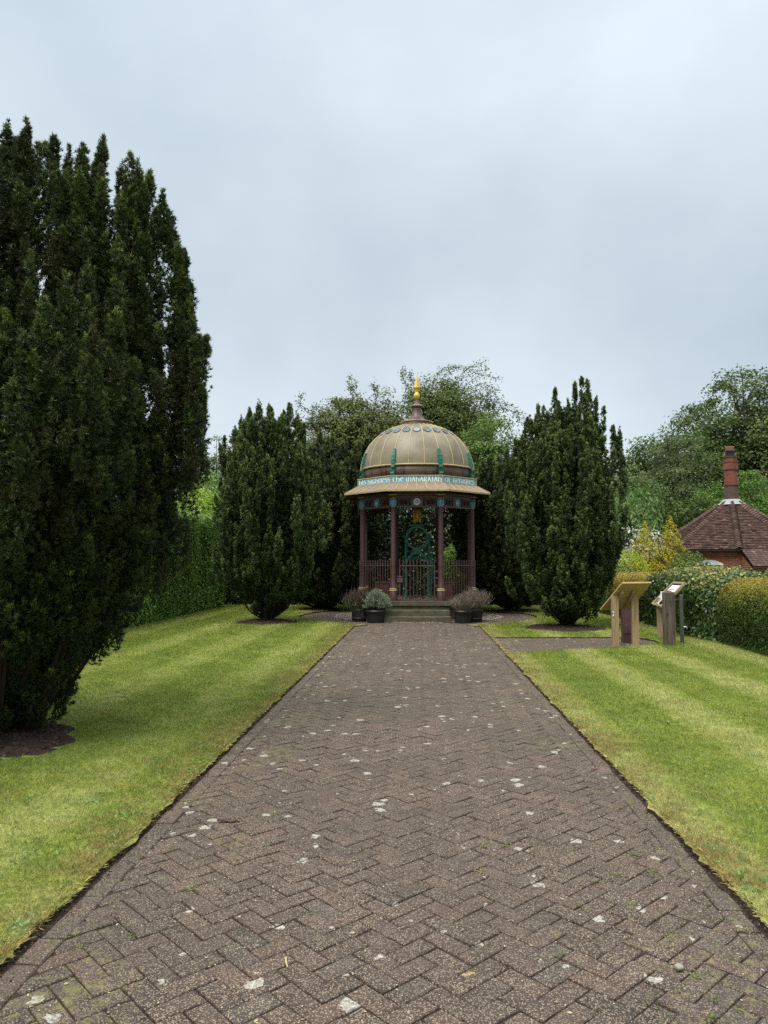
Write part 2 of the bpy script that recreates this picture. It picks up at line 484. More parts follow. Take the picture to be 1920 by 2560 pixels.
M['darktree'] = m_leaf('dark_tree_leaves', [(0, (0.036, 0.065, 0.014)), (0.5, (0.089, 0.147, 0.031)), (1, (0.177, 0.247, 0.053))], .3)
M['alder'] = m_leaf('grey_green_leaves', [(0, (0.062, 0.088, 0.031)), (0.5, (0.128, 0.171, 0.060)), (1, (0.229, 0.284, 0.104))], .3)
M['goldcon'] = m_leaf('golden_conifer_leaves', [(0, (.16, .14, .014)), (.45, (.41, .36, .030)), (1, (.60, .52, .06))], .25)
M['strap'] = m_leaf('long_leaves', [(0, (0.039, 0.098, 0.019)), (0.5, (0.117, 0.221, 0.052)), (1, (0.364, 0.429, 0.169))], .3)
M['sage'] = m_leaf('sage_grey_leaves', [(0, (0.061, 0.095, 0.054)), (0.5, (0.203, 0.257, 0.162)), (1, (0.513, 0.567, 0.419))], .2)
M['flower'] = m_leaf('white_petals', [(0, (.6, .6, .52)), (1, (.85, .85, .80))], .3)
M['weed'] = m_leaf('weed_leaves', [(0, (0.075, 0.120, 0.028)), (0.5, (0.135, 0.192, 0.042)), (1, (0.240, 0.228, 0.070))], .3)

M['lawn_weed'] = m_leaf('lawn_weed_leaves', [(0, (.09, .19, .05)), (.5, (.18, .33, .08)), (1, (.34, .46, .18))], .3)
t = NT('roof_tile')
tt = t.attr()
c = t.ramp(tt, [(0, (.060, .038, .034)), (.35, (.108, .064, .052)), (.6, (.145, .085, .067)), (.85, (.19, .112, .088)), (1, (.30, .18, .14))])
c = t.mix(t.ramp(t.noise(14, 4, .7), [(.45, 0), (.7, .6)]), c, (.075, .058, .050))
M['tile'] = t.pbr(c, .85, .2)
t = NT('red_brickwork')
uvn = t.n('UVMap')
bt = t.n('TexBrick', i_Scale=1.0, i_Mortar_Size=.008, i_Mortar_Smooth=.1, i_Bias=0.0, i_Brick_Width=.225, i_Row_Height=.075)
bt.inputs['Color1'].default_value = (.20, .058, .030, 1); bt.inputs['Color2'].default_value = (.29, .085, .045, 1); bt.inputs['Mortar'].default_value = (.40, .30, .22, 1)
t.l(uvn.outputs[0], bt.inputs['Vector'])
c = t.mix(t.ramp(t.noise(2.2, 4, .7), [(.45, 0), (.7, .6)]), bt.outputs['Color'], (.11, .05, .033))
M['brickwork'] = t.pbr(c, .85, .2, 0, t.bump(t.math('SUBTRACT', 1.0, bt.outputs['Fac']), .4, .008))
t = NT('chimney_brickwork')
uvn = t.n('UVMap')
bt = t.n('TexBrick', i_Scale=1.0, i_Mortar_Size=.006, i_Mortar_Smooth=.1, i_Brick_Width=.225, i_Row_Height=.075)
bt.inputs['Color1'].default_value = (.20, .055, .036, 1); bt.inputs['Color2'].default_value = (.29, .09, .06, 1); bt.inputs['Mortar'].default_value = (.17, .10, .075, 1)
t.l(uvn.outputs[0], bt.inputs['Vector'])
c = t.mix(t.ramp(t.noise(4, 4, .7), [(.45, 0), (.68, .7)]), bt.outputs['Color'], (.09, .045, .035))
M['chimney'] = t.pbr(c, .85, .2)
M['sooty'] = m_paint('sooty_brick', (.10, .065, .045), .8, .45, (.03, .025, .02), .6, scale=12)
M['terracotta'] = m_paint('terracotta', (.19, .085, .06), .8, .3, (.3, .28, .25), .3)

# ------------------------------------------------------------------ world and sun
w = bpy.data.worlds.new('World'); S.world = w; w.use_nodes = True
nt = w.node_tree; nt.nodes.clear()
N_ = nt.nodes.new; L_ = nt.links.new
SUN_EL, SUN_AZ = R(58), R(215)   # azimuth clockwise from +Y: behind the camera and to the left
out = N_('ShaderNodeOutputWorld')
sky = N_('ShaderNodeTexSky'); sky.sky_type = 'NISHITA'; sky.sun_disc = False
sky.sun_elevation = SUN_EL; sky.sun_rotation = SUN_AZ; sky.air_density = 1.0; sky.dust_density = 3.0
b1 = N_('ShaderNodeBackground'); b1.inputs[1].default_value = .10
L_(sky.outputs[0], b1.inputs[0])
tc = N_('ShaderNodeTexCoord')
mp = N_('ShaderNodeMapping'); mp.inputs['Scale'].default_value = (1.0, 1.0, 1.35); mp.inputs['Location'].default_value = (.35, .1, .4)
L_(tc.outputs['Generated'], mp.inputs[0])
nz = N_('ShaderNodeTexNoise'); nz.inputs['Scale'].default_value = 1.5; nz.inputs['Detail'].default_value = 5; nz.inputs['Roughness'].default_value = .5; nz.inputs['Distortion'].default_value = .15
L_(mp.outputs[0], nz.inputs['Vector'])
cr = N_('ShaderNodeValToRGB')
cr.color_ramp.elements[0].position = .30; cr.color_ramp.elements[0].color = (.385, .485, .555, 1)
cr.color_ramp.elements[1].position = .68; cr.color_ramp.elements[1].color = (.68, .755, .815, 1)
L_(nz.outputs['Fac'], cr.inputs[0])
sx = N_('ShaderNodeSeparateXYZ'); L_(tc.outputs['Generated'], sx.inputs[0])
er = N_('ShaderNodeValToRGB')
els = er.color_ramp.elements
els[0].position = 0.0; els[0].color = (.50, .50, .50, 1)
els[1].position = 1.0; els[1].color = (2.05, 1.85, 1.6, 1)
for p_, v_, k_ in ((.10, .475, 1), (.28, .44, 1), (.45, .46, 1), (.64, .53, 1), (.80, 1.25, .88)):
    e = els.new(p_); e.color = (v_, v_ * (k_ + 1) / 2, v_ * k_, 1)
L_(sx.outputs[2], er.inputs[0])
mu = N_('ShaderNodeMix'); mu.data_type = 'RGBA'; mu.blend_type = 'MULTIPLY'; mu.inputs[0].default_value = 1
L_(cr.outputs[0], mu.inputs[6]); L_(er.outputs[0], mu.inputs[7])
b2 = N_('ShaderNodeBackground'); b2.inputs[1].default_value = 1.30
L_(mu.outputs[2], b2.inputs[0])
mx = N_('ShaderNodeMixShader'); mx.inputs[0].default_value = .92
L_(b1.outputs[0], mx.inputs[1]); L_(b2.outputs[0], mx.inputs[2]); L_(mx.outputs[0], out.inputs[0])

sl = bpy.data.lights.new('sun', 'SUN'); sl.energy = 1.5; sl.angle = R(35); sl.color = (1, .95, .86)
so = bpy.data.objects.new('sun', sl); COL.objects.link(so)
dirv = Vector((math.sin(SUN_AZ) * math.cos(SUN_EL), math.cos(SUN_AZ) * math.cos(SUN_EL), math.sin(SUN_EL)))
so.rotation_euler = (-dirv).to_track_quat('-Z', 'Y').to_euler()
so.location = dirv * 60
S.view_settings.view_transform = 'Standard'
S.view_settings.look = 'None'
S.view_settings.exposure = 0.95
S.view_settings.gamma = 1.0
S.cycles.max_bounces = 6
S.cycles.diffuse_bounces = 3
S.cycles.glossy_bounces = 2
S.cycles.transmission_bounces = 3
S.cycles.use_denoising = False

# ------------------------------------------------------------------ ground, lawns, paths
YC = 22.1           # centre of the kiosk
RING = 3.45
PW = 1.55           # half width of the path


def arc(cx, cy, r, a0, a1, n):
    return [(cx + r * math.cos(a0 + (a1 - a0) * i / n), cy + r * math.sin(a0 + (a1 - a0) * i / n)) for i in range(n + 1)]


def resample(poly, step, jit, seed):
    rr = random.Random(seed); o = []
    n = len(poly)
    for i in range(n):
        a = Vector(poly[i]); b = Vector(poly[(i + 1) % n])
        L = (b - a).length; k = max(1, int(L / step))
        nrm = Vector((-(b - a).y, (b - a).x)).normalized() if L > 0 else Vector((0, 0))
        for j in range(k):
            p = a.lerp(b, j / k) + nrm * rr.gauss(0, jit)
            o.append((p.x, p.y))
    return o


LE = PW + .024      # turf edge
th = math.acos(LE / (RING + .03))
SP_FAR, SP_NEAR = None, None
# side path to the boards on the right
SIDE = [(LE - .1, 13.1), (3.0, 13.72), (4.2, 14.42), (4.72, 14.85), (4.8, 15.3), (4.6, 15.92), (3.6, 15.95), (LE - .1, 15.77)]
lawn_left = [(-LE, -4.0)] + [(-LE, YC - math.sin(th) * (RING + .03) - .55)] + arc(0, YC, RING + .03, PI + th + .10, PI / 2 + .02, 40) + [(-.05, 27.2), (-7.2, 27.2), (-7.2, -4)]
lawn_right_far = [(LE, 15.80)] + [(3.6, 15.99), (4.64, 15.96), (4.85, 15.3), (4.78, 14.84), (7.2, 14.6), (7.2, 27.2), (.05, 27.2)] + arc(0, YC, RING + .03, PI / 2 - .02, -th - .10, 40) + [(LE, YC - math.sin(th) * (RING + .03) - .55)]
lawn_right_near = [(LE, -4.0), (7.2, -4), (7.2, 14.58), (4.77, 14.81), (4.22, 14.38), (3.02, 13.68), (LE, 13.06)]
LAWNS = []


def lawn(name, poly, seed):
    P = resample(poly, .06, .012, seed)
    P = [(x + .016 * math.sin(y * 3.1 + seed) + .010 * math.sin(y * 8.7 + 2 * seed), y) for x, y in P]
    bm = bmesh.new()
    top = [bm.verts.new((x, y, .022)) for x, y in P]
    f = bm.faces.new(top)
    if f.normal.z < 0: f.normal_flip()
    f.normal_update()
    bot = [bm.verts.new((x, y, -.08)) for x, y in P]
    n = len(P)
    sides = [bm.faces.new((top[i], bot[i], bot[(i + 1) % n], top[(i + 1) % n])) for i in range(n)]
    for s_ in sides: s_.material_index = 1
    bmesh.ops.triangulate(bm, faces=[f], ngon_method='EAR_CLIP')
    me = bpy.data.meshes.new(name); bm.to_mesh(me); bm.free()
    me.materials.append(M['turf']); me.materials.append(M['soil'])
    o = link(name, me); tag(o, kind='structure')
    LAWNS.append(np.array(P))


lawn('lawn', lawn_left, 1)
lawn('lawn', lawn_right_far, 2)
lawn('lawn', lawn_right_near, 3)

mb = MB(); mb.add([(-400, -300, -.09), (400, -300, -.09), (400, 500, -.09), (-400, 500, -.09)], [(0, 1, 2, 3)])
tag(mb.build('ground', M['ground']), kind='structure')
# soil strip and joint bed beneath the paving
mb = MB()
mb.prism([(-LE - .04, -3), (LE + .04, -3), (LE + .04, 24), (-LE - .04, 24)], -.085, -.008)
tag(mb.build('soil', M['soil']), kind='structure')
mb = MB()
mb.prism([(-PW + .01, -3), (PW - .01, -3), (PW - .01, YC - 2.4), (-PW + .01, YC - 2.4)], -.05, -.010)
mb.prism(arc(0, YC, RING - .01, 0, 2 * PI, 64)[:-1], -.048, -.0085)
mb.prism([(x, y) for x, y in SIDE], -.047, -.0095)
tag(mb.build('path_bed', M['joint']), kind='structure')


def clip(poly, hps):
    for (nx, ny, d) in hps:
        o = []
        for i in range(len(poly)):
            a, b = poly[i], poly[(i + 1) % len(poly)]
            da = nx * a[0] + ny * a[1] - d; db = nx * b[0] + ny * b[1] - d
            if da <= 0: o.append(a)
            if (da < 0) != (db < 0) and abs(da - db) > 1e-12:
                k = da / (da - db); o.append((a[0] + (b[0] - a[0]) * k, a[1] + (b[1] - a[1]) * k))
        poly = o
        if len(poly) < 3: return []
    return poly


def halfplanes(poly):
    h = []
    A = sum(poly[i][0] * poly[(i + 1) % len(poly)][1] - poly[(i + 1) % len(poly)][0] * poly[i][1] for i in range(len(poly)))
    P = poly if A > 0 else poly[::-1]
    for i in range(len(P)):
        a, b = P[i], P[(i + 1) % len(P)]
        nx, ny = b[1] - a[1], -(b[0] - a[0]); L = math.hypot(nx, ny)
        if L < 1e-9: continue
        h.append((nx / L, ny / L, (nx * a[0] + ny * a[1]) / L))
    return h


def brick_add(mb, poly, rr, ch=.005):
    n = len(poly)
    if n < 3: return
    A = .5 * sum(poly[i][0] * poly[(i + 1) % n][1] - poly[(i + 1) % n][0] * poly[i][1] for i in range(n))
    if abs(A) < .0008: return
    if A < 0: poly = poly[::-1]
    cx = sum(p[0] for p in poly) / n; cy = sum(p[1] for p in poly) / n
    sx_, sy_ = rr.gauss(0, .011), rr.gauss(0, .011); z = rr.gauss(0, .0019)
    zz = lambda x, y: z + sx_ * (x - cx) + sy_ * (y - cy)
    top = []; mid = []; bot = []
    for x, y in poly:
        d = math.hypot(x - cx, y - cy); k = max(.3, 1 - ch / max(d, .02) * 1.3)
        X, Y = cx + (x - cx) * k, cy + (y - cy) * k
        top.append((X, Y, zz(X, Y)))
        mid.append((x, y, zz(x, y) - ch * .8))
        bot.append((x, y, -.03))
    tint = min(1, max(0, rr.gauss(.5, .27)))
    Fc = [tuple(range(n))]
    for i in range(n):
        j = (i + 1) % n
        Fc.append((i, n + i, n + j, j))
        Fc.append((n + i, 2 * n + i, 2 * n + j, n + j))
    mb.add(top + mid + bot, Fc, 0, tint=tint)


rr = random.Random(3)
mb = MB()
W = .100
ca, sa = math.cos(PI / 4), math.sin(PI / 4)
disc = halfplanes(arc(0, YC, RING - .02, 0, 2 * PI, 56)[:-1])
strip = [(1, 0, PW - .112), (-1, 0, PW - .112)]
half = .0036
for i in range(-320, 320):
    for j in range(-320, 320):
        v_ = (i - j) % 4
        if v_ == 0: rc = (i, i + 2, j, j + 1)
        elif v_ == 2: rc = (i, i + 1, j - 1, j + 1)
        else: continue
        mx_, my_ = (rc[0] + rc[1]) * W / 2, (rc[2] + rc[3]) * W / 2
        gx, gy = mx_ * ca - my_ * sa, mx_ * sa + my_ * ca + 10
        if gy < -2.2 or gy > YC + RING + .2: continue
        inst = abs(gx) < PW and gy < YC - 2.5
        dd = math.hypot(gx, gy - YC)
        ind = dd < RING + .1
        if not (inst or ind) or dd < 2.2: continue
        q = [(rc[0] * W + half, rc[2] * W + half), (rc[1] * W - half, rc[2] * W + half), (rc[1] * W - half, rc[3] * W - half), (rc[0] * W + half, rc[3] * W - half)]
        q = [(x * ca - y * sa, x * sa + y * ca + 10) for x, y in q]
        q = [(x + rr.gauss(0, .0011), y + rr.gauss(0, .0011)) for x, y in q]
        q = clip(q, strip if (inst and abs(gx) < PW and gy < YC - 3.0) else disc)
        brick_add(mb, q, rr)
# edging course, bricks end to end
y = -2.2
while y < YC - 3.05:
    for sgn in (-1, 1):
        o_ = rr.gauss(0, .004)
        x0, x1 = sgn * (PW - .108) + o_, sgn * (PW) + o_
        brick_add(mb, [(x0, y + .004), (x1, y + .004), (x1, y + .196), (x0, y + .196)], rr, .008)
    y += .2
# side path in running bond
sh = halfplanes(SIDE)
for k in range(0, 42):
    yy = 12.9 + k * .1
    xx = 1.5 + (.1 if k % 2 else 0)
    while xx < 5.3:
        q = clip([(xx + half, yy + half), (xx + .2 - half, yy + half), (xx + .2 - half, yy + .1 - half), (xx + half, yy + .1 - half)], sh + [(-1, 0, -PW - .004)])
        brick_add(mb, q, rr)
        xx += .2
tag(mb.build('path', M['brick'], None, True), kind='structure')
# gravel collar round the plinth
rr = random.Random(8)
ring_pts = [(p[0] * 1, p[1]) for p in arc(0, YC, 2.5, 0, 2 * PI, 72)[:-1]]
ring_pts = [(x + rr.gauss(0, .02), y + rr.gauss(0, .02)) for x, y in ring_pts]
mb = MB(); mb.prism(ring_pts, -.01, .012)
tag(mb.build('gravel_bed', M['gravel']), kind='structure')
# loose stones on top of the gravel
n = 7000
a = RNG.uniform(0, 2 * PI, n); r_ = np.sqrt(RNG.uniform(1.6 ** 2, 2.52 ** 2, n))
C = np.stack([r_ * np.cos(a), YC + r_ * np.sin(a), np.full(n, .016)], 1)
D = unit(np.stack([RNG.normal(size=n), RNG.normal(size=n), RNG.normal(size=n) * .4], 1))
Nn = unit(np.stack([RNG.normal(size=n) * .4, RNG.normal(size=n) * .4, np.ones(n)], 1))
s_ = RNG.uniform(.02, .045, n)
tag(soup('gravel', leaves_quads(C - D * s_[:, None] / 2, D, Nn, s_, s_ * .9, .2), 4, np.repeat(RNG.uniform(0, 1, n), 4), M['gravel']),
    'pale gravel collar around the stone plinth', 'gravel', kind='stuff')


def pip(P, poly):
    """points in polygon"""
    x, y = P[:, 0], P[:, 1]; ins = np.zeros(len(P), bool)
    a = poly; b = np.roll(poly, -1, 0)
    for (x0, y0), (x1, y1) in zip(a, b):
        if y0 == y1: continue
        c_ = ((y0 > y) != (y1 > y)) & (x < (x1 - x0) * (y - y0) / (y1 - y0) + x0)
        ins ^= c_
    return ins


SIMPLE = [np.array(p) for p in (lawn_left, lawn_right_far, lawn_right_near)]
BEDS = [(-3.92, 19.30, .82), (3.52, 18.0, .95), (-3.88, 6.42, .90), (3.2, 24.0, .7), (-3.3, 24.6, .7)]


def blades(y0, y1, dens, h, wd, seed):
    r = np.random.default_rng(seed)
    out = []
    for sgn in (-1, 1):
        lim = 7.0
        area = (lim - 1.5) * (y1 - y0)
        n = int(area * dens)
        x = sgn * r.uniform(1.5, lim, n); y = r.uniform(y0, y1, n)
        fr = (.62 * y + 1.0) if sgn < 0 else (.52 * y + 1.0)
        keep = (np.abs(x) < fr)
        P = np.stack([x, y], 1)[keep]
        ins = np.zeros(len(P), bool)
        for q in SIMPLE: ins |= pip(P, q)
        for bx, by, br in BEDS:
            a_ = np.arctan2(P[:, 1] - by, P[:, 0] - bx)
            ins &= np.hypot(P[:, 0] - bx, P[:, 1] - by) > br * (1 + .05 * np.sin(5 * a_ + bx) + .03 * np.sin(11 * a_))
        out.append(P[ins])
    P = np.concatenate(out); n = len(P)
    stripe = np.sin(P[:, 0] * 2 * PI / 1.30) > 0
    ln = snoise(P, 3.0, seed) * .5
    hh = h * (.5 + 1.1 * r.random(n) ** 2) * (1 + .3 * snoise(P, 6.0, seed + 5) + .4 * snoise(P, 45.0, seed + 6))
    ang = np.where(stripe, PI / 2, -PI / 2) + r.normal(0, 2.0, n) + ln
    lean = hh * r.uniform(.35, 1.15, n)
    fa = r.uniform(0, 2 * PI, n)
    ww = wd * r.uniform(.7, 1.3, n)
    b = np.stack([P[:, 0], P[:, 1], np.full(n, .026)], 1)
    sd = np.stack([np.cos(fa), np.sin(fa), np.zeros(n)], 1) * ww[:, None] / 2
    tip = b + np.stack([np.cos(ang) * lean, np.sin(ang) * lean, hh], 1)
    V = np.stack([b - sd, b + sd, tip], 1).reshape(-1, 3)
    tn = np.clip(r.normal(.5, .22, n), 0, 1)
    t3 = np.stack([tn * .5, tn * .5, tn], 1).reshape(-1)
    return V, t3


parts = [blades(1.5, 7, 15000, .017, .0036, 1), blades(7, 12, 8000, .020, .0052, 2), blades(12, 18, 3600, .024, .009, 3), blades(18, 27, 1500, .032, .016, 4)]
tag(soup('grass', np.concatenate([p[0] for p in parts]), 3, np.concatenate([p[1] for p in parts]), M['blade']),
    'short mown lawn grass with dry yellow patches', 'grass', kind='stuff')

# mulch beds under the yews
for k, (bx, by, br) in enumerate(BEDS):
    r = np.random.default_rng(50 + k)
    V = [(bx, by, .075)]; Fc = []
    nr, na = 9, 72
    for i in range(1, nr + 1):
        for j in range(na):
            a_ = 2 * PI * j / na
            rad = br * i / nr * (1 + .05 * math.sin(5 * a_ + bx) + .03 * math.sin(11 * a_))
            z = .030 + .045 * (1 - (i / nr) ** 2) + (r.normal(0, .012) if i < nr else -.012)
            V.append((bx + rad * math.cos(a_), by + rad * math.sin(a_), z))
    for j in range(na): Fc.append((0, 1 + j, 1 + (j + 1) % na))
    for i in range(nr - 1):
        for j in range(na):
            a0 = 1 + i * na
            Fc.append((a0 + j, a0 + na + j, a0 + na + (j + 1) % na, a0 + (j + 1) % na))
    mb = MB(); mb.add(V, Fc); tag(mb.build('soil', M['soil']), kind='structure')
    n = 900
    rad = br * np.sqrt(r.random(n)) * .97; aa = r.uniform(0, 2 * PI, n)
    C = np.stack([bx + rad * np.cos(aa), by + rad * np.sin(aa), .045 + .04 * (1 - (rad / br) ** 2)], 1)
    D = unit(np.stack([r.normal(size=n), r.normal(size=n), np.abs(r.normal(size=n)) * .4], 1))
    Nn = unit(r.normal(size=(n, 3)) * .5 + np.array([0, 0, 1]))
    s_ = r.uniform(.015, .05, n)
    tag(soup('bark_chips', leaves_quads(C, D, Nn, s_, s_ * .45, .3), 4, np.repeat(r.random(n) * .45, 4), M['twig']),
        'dark bark mulch and twigs in the bed under a yew', 'mulch', kind='stuff')

# ------------------------------------------------------------------ foliage generators


def needles(C, D, n, ln, wd, r, spread=.9, tint=None, tj=.12):
    """n needles fanned about direction D at each C -> triangles"""
    m = len(C)
    Cn = np.repeat(C, n, 0); Dn = np.repeat(D, n, 0)
    dv = unit(Dn + r.normal(size=(m * n, 3)) * spread * .6)
    L = ln * r.uniform(.65, 1.25, m * n)[:, None]
    sd = unit(np.cross(dv, r.normal(size=(m * n, 3)))) * (wd * r.uniform(.7, 1.2, m * n)[:, None] / 2)
    st = Cn - Dn * ln * .25 + r.normal(size=(m * n, 3)) * ln * .18
    V = np.stack([st - sd, st + sd, st + dv * L], 1).reshape(-1, 3)
    tn = np.repeat(tint, n) + r.normal(0, tj, m * n)
    T = np.stack([tn - .22, tn - .22, tn + .05], 1).reshape(-1)
    return V, np.clip(T, 0, 1)


def yew(loc, env, label, seed, n_pl, L_rng, pr, tufts, nn, nl, nw, mat, spires=(), cull=None, group=None, stems=60, low_lean=.55, limb_r=.05, fill=7000, fl=.24, fr0=.05, ft=12, fmax=1.0, low=60):
    r = np.random.default_rng(seed)
    root = thing('yew_tree', label, 'tree', (loc[0], loc[1], .03), 0, group)
    ez = np.array([e[0] for e in env]); er_ = np.array([e[1] for e in env])
    # position along the profile, weighted by circumference
    zs = np.linspace(ez[0], ez[-1], 400); rs = np.interp(zs, ez, er_)
    ds = np.hypot(np.gradient(zs), np.gradient(rs)); wgt = ds * (rs + .12)
    cdf = np.cumsum(wgt); cdf /= cdf[-1]
    u = r.random(n_pl); z = np.interp(u, cdf, zs); rad = np.interp(z, zs, rs)
    az = r.uniform(0, 2 * PI, n_pl)
    lob = 1 + .10 * np.sin(3 * az + seed + z * .8) + .06 * np.sin(7 * az + 2 * seed - z)
    rad = rad * lob * r.uniform(.78, 1.04, n_pl)
    H = ez[-1]
    z = z + r.normal(0, .10, n_pl)
    tip = np.stack([rad * np.cos(az), rad * np.sin(az), z], 1)
    Ls = np.minimum(r.uniform(*L_rng, n_pl) * (.6 + .7 * np.clip(z / H, 0, 1)), np.maximum(.10, (z - .25) * .6))
    prs = pr * r.uniform(.75, 1.3, n_pl)
    # short leafy shoots clothing the underside near the ground
    lz = r.uniform(.22, 1.5, low); la = r.uniform(0, 2 * PI, low); lr = np.interp(lz, ez, er_) * r.uniform(.9, 1.03, low)
    tip = np.concatenate([tip, np.stack([lr * np.cos(la), lr * np.sin(la), lz + .12], 1)]); Ls = np.concatenate([Ls, np.minimum(r.uniform(.2, .4, low), (lz) * .5)]); prs = np.concatenate([prs, np.full(low, pr * .8)]); z = np.concatenate([z, lz]); az = np.concatenate([az, la])
    if spires:
        sp = np.array([(s[0], s[1], s[2]) for s in spires]); tip = np.concatenate([tip, sp])
        Ls = np.concatenate([Ls, np.array([s[3] for s in spires])]); prs = np.concatenate([prs, np.array([s[4] for s in spires])])
        z = np.concatenate([z, sp[:, 2]]); az = np.concatenate([az, np.arctan2(sp[:, 1], sp[:, 0])])
    if cull is not None:
        k = cull(tip, r); k[-len(spires):] = True; tip, Ls, prs, z, az = tip[k], Ls[k], prs[k], z[k], az[k]
    n = len(tip)
    outw = np.stack([np.cos(az), np.sin(az), np.zeros(n)], 1)
    lean = np.clip(low_lean * (1 - z / (H * .62)), .02, 1) + r.normal(0, .05, n)
    ax = unit(np.array([0, 0, 1.0]) + outw * lean[:, None] + r.normal(0, .045, (n, 3)))
    A0 = ax
    nf = np.maximum(6, (tufts * Ls / np.mean(L_rng)).astype(int))
    if spires: nf[-len(spires):] = (nf[-len(spires):] * 1.6).astype(int)
    idx = np.repeat(np.arange(n), nf); m = len(idx)
    s = r.random(m) ** .8
    s[np.cumsum(nf) - 1] = 1.0
    th_ = r.uniform(0, 2 * PI, m)
    A = A0[idx]; x_ = unit(np.cross(A, np.array([0, 1.0, .1]))); y_ = np.cross(A, x_)
    rd = x_ * np.cos(th_)[:, None] + y_ * np.sin(th_)[:, None]
    prof = (1 - s ** 2.6) ** .75 * (.6 + .4 * np.sin(np.clip(s * 1.25, 0, 1) * PI))
    rho = prs[idx] * prof * r.uniform(.45, 1.0, m)
    P = tip[idx] - A * ((1 - s) * Ls[idx])[:, None] + rd * rho[:, None]
    # upright fingers on every spire
    fd = unit(A + rd * (.30 * (1 - s * .7))[:, None] + r.normal(0, .09, (m, 3)))
    fl_ = fl * r.uniform(.6, 1.35, m) * (1 - .25 * s)
    fr_ = fr0 * r.uniform(.7, 1.3, m)
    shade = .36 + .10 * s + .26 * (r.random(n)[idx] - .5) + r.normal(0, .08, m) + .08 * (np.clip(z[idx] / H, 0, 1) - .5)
    k2 = np.repeat(np.arange(m), ft); q = len(k2)
    s2 = r.random(q) ** .8; t2 = r.uniform(0, 2 * PI, q)
    B = fd[k2]; xb = unit(np.cross(B, np.array([.1, 1.0, 0]))); yb = np.cross(B, xb)
    rb = xb * np.cos(t2)[:, None] + yb * np.sin(t2)[:, None]
    pf = (1 - s2 ** 3) ** .7 * (.55 + .45 * np.sin(np.clip(s2 * 1.3, 0, 1) * PI))
    Q = P[k2] + B * ((s2 - .6) * fl_[k2])[:, None] + rb * (fr_[k2] * pf * r.uniform(.5, 1, q))[:, None]
    Q[:, 2] = np.maximum(Q[:, 2], .08)
    D = unit(B * .7 + rb * (1.1 * (1 - s2 * .7))[:, None] + r.normal(0, .2, (q, 3)))
    tin = shade[k2] - .02 + .62 * (s2 - .45) + r.normal(0, .07, q)  # lighter new growth at tips, and gap shade between fingers put into tint
    V, T = needles(Q, D, nn, nl, nw, r, .95, tin)
    # shaded inner sprays that close the heart of the crown
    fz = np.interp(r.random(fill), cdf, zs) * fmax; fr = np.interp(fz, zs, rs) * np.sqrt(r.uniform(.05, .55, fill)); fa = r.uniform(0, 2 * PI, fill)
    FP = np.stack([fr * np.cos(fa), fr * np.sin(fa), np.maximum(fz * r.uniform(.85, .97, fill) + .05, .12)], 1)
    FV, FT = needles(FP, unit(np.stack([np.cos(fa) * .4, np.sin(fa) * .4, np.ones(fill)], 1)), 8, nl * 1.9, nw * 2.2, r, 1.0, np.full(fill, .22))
    V = np.concatenate([V, FV]); T = np.concatenate([T, FT])
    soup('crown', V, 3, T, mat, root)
    # trunk and ascending limbs
    mb = MB()
    rr_ = random.Random(seed)
    for q in range(6):
        a_ = q * 1.05 + rr_.random(); k = .12 * pr / .12
        mb.tube([(math.cos(a_) * .06, math.sin(a_) * .06, -.06), (math.cos(a_) * .11, math.sin(a_) * .11, .25), (math.cos(a_) * .24, math.sin(a_) * .24, .8), (math.cos(a_) * .35, math.sin(a_) * .35, H * .45)], [.10, .085, .06, .03], 7)
    okst = np.nonzero(np.hypot(tip[:, 0], tip[:, 1]) < .8 * er_.max())[0]
    ch_ = r.choice(okst, min(stems, len(okst)), replace=False)
    for q in ch_:
        tp = tip[q] - ax[q] * Ls[q] * .25; lo = tip[q] - ax[q] * Ls[q]
        rad_ = math.hypot(tp[0], tp[1])
        mid = Vector((lo[0] * .72, lo[1] * .72, max(.16, lo[2] * .5)))
        b0 = Vector((lo[0] * .08, lo[1] * .08, .05))
        mb.tube([b0, b0.lerp(mid, .5) + Vector((0, 0, -.02)), mid, Vector(lo), Vector(tp)], [limb_r * .7, limb_r * .6, limb_r * .45, limb_r * .3, .006], 5, cap=False)
    mb.build('trunk', M['bark'], root)
    return root


def leafcloud(C, outn, r, ln, wd, tint, spread=.6, droop=0.0):
    n = len(C)
    D = unit(np.cross(outn, r.normal(size=(n, 3))) + outn * .35 + r.normal(size=(n, 3)) * .25 + np.array([0, 0, -droop]))
    Nn = unit(outn + r.normal(size=(n, 3)) * spread)
    L = ln * r.uniform(.7, 1.3, n)
    return leaves_quads(C - D * L[:, None] / 2, D, Nn, L, wd * L / ln, .12)


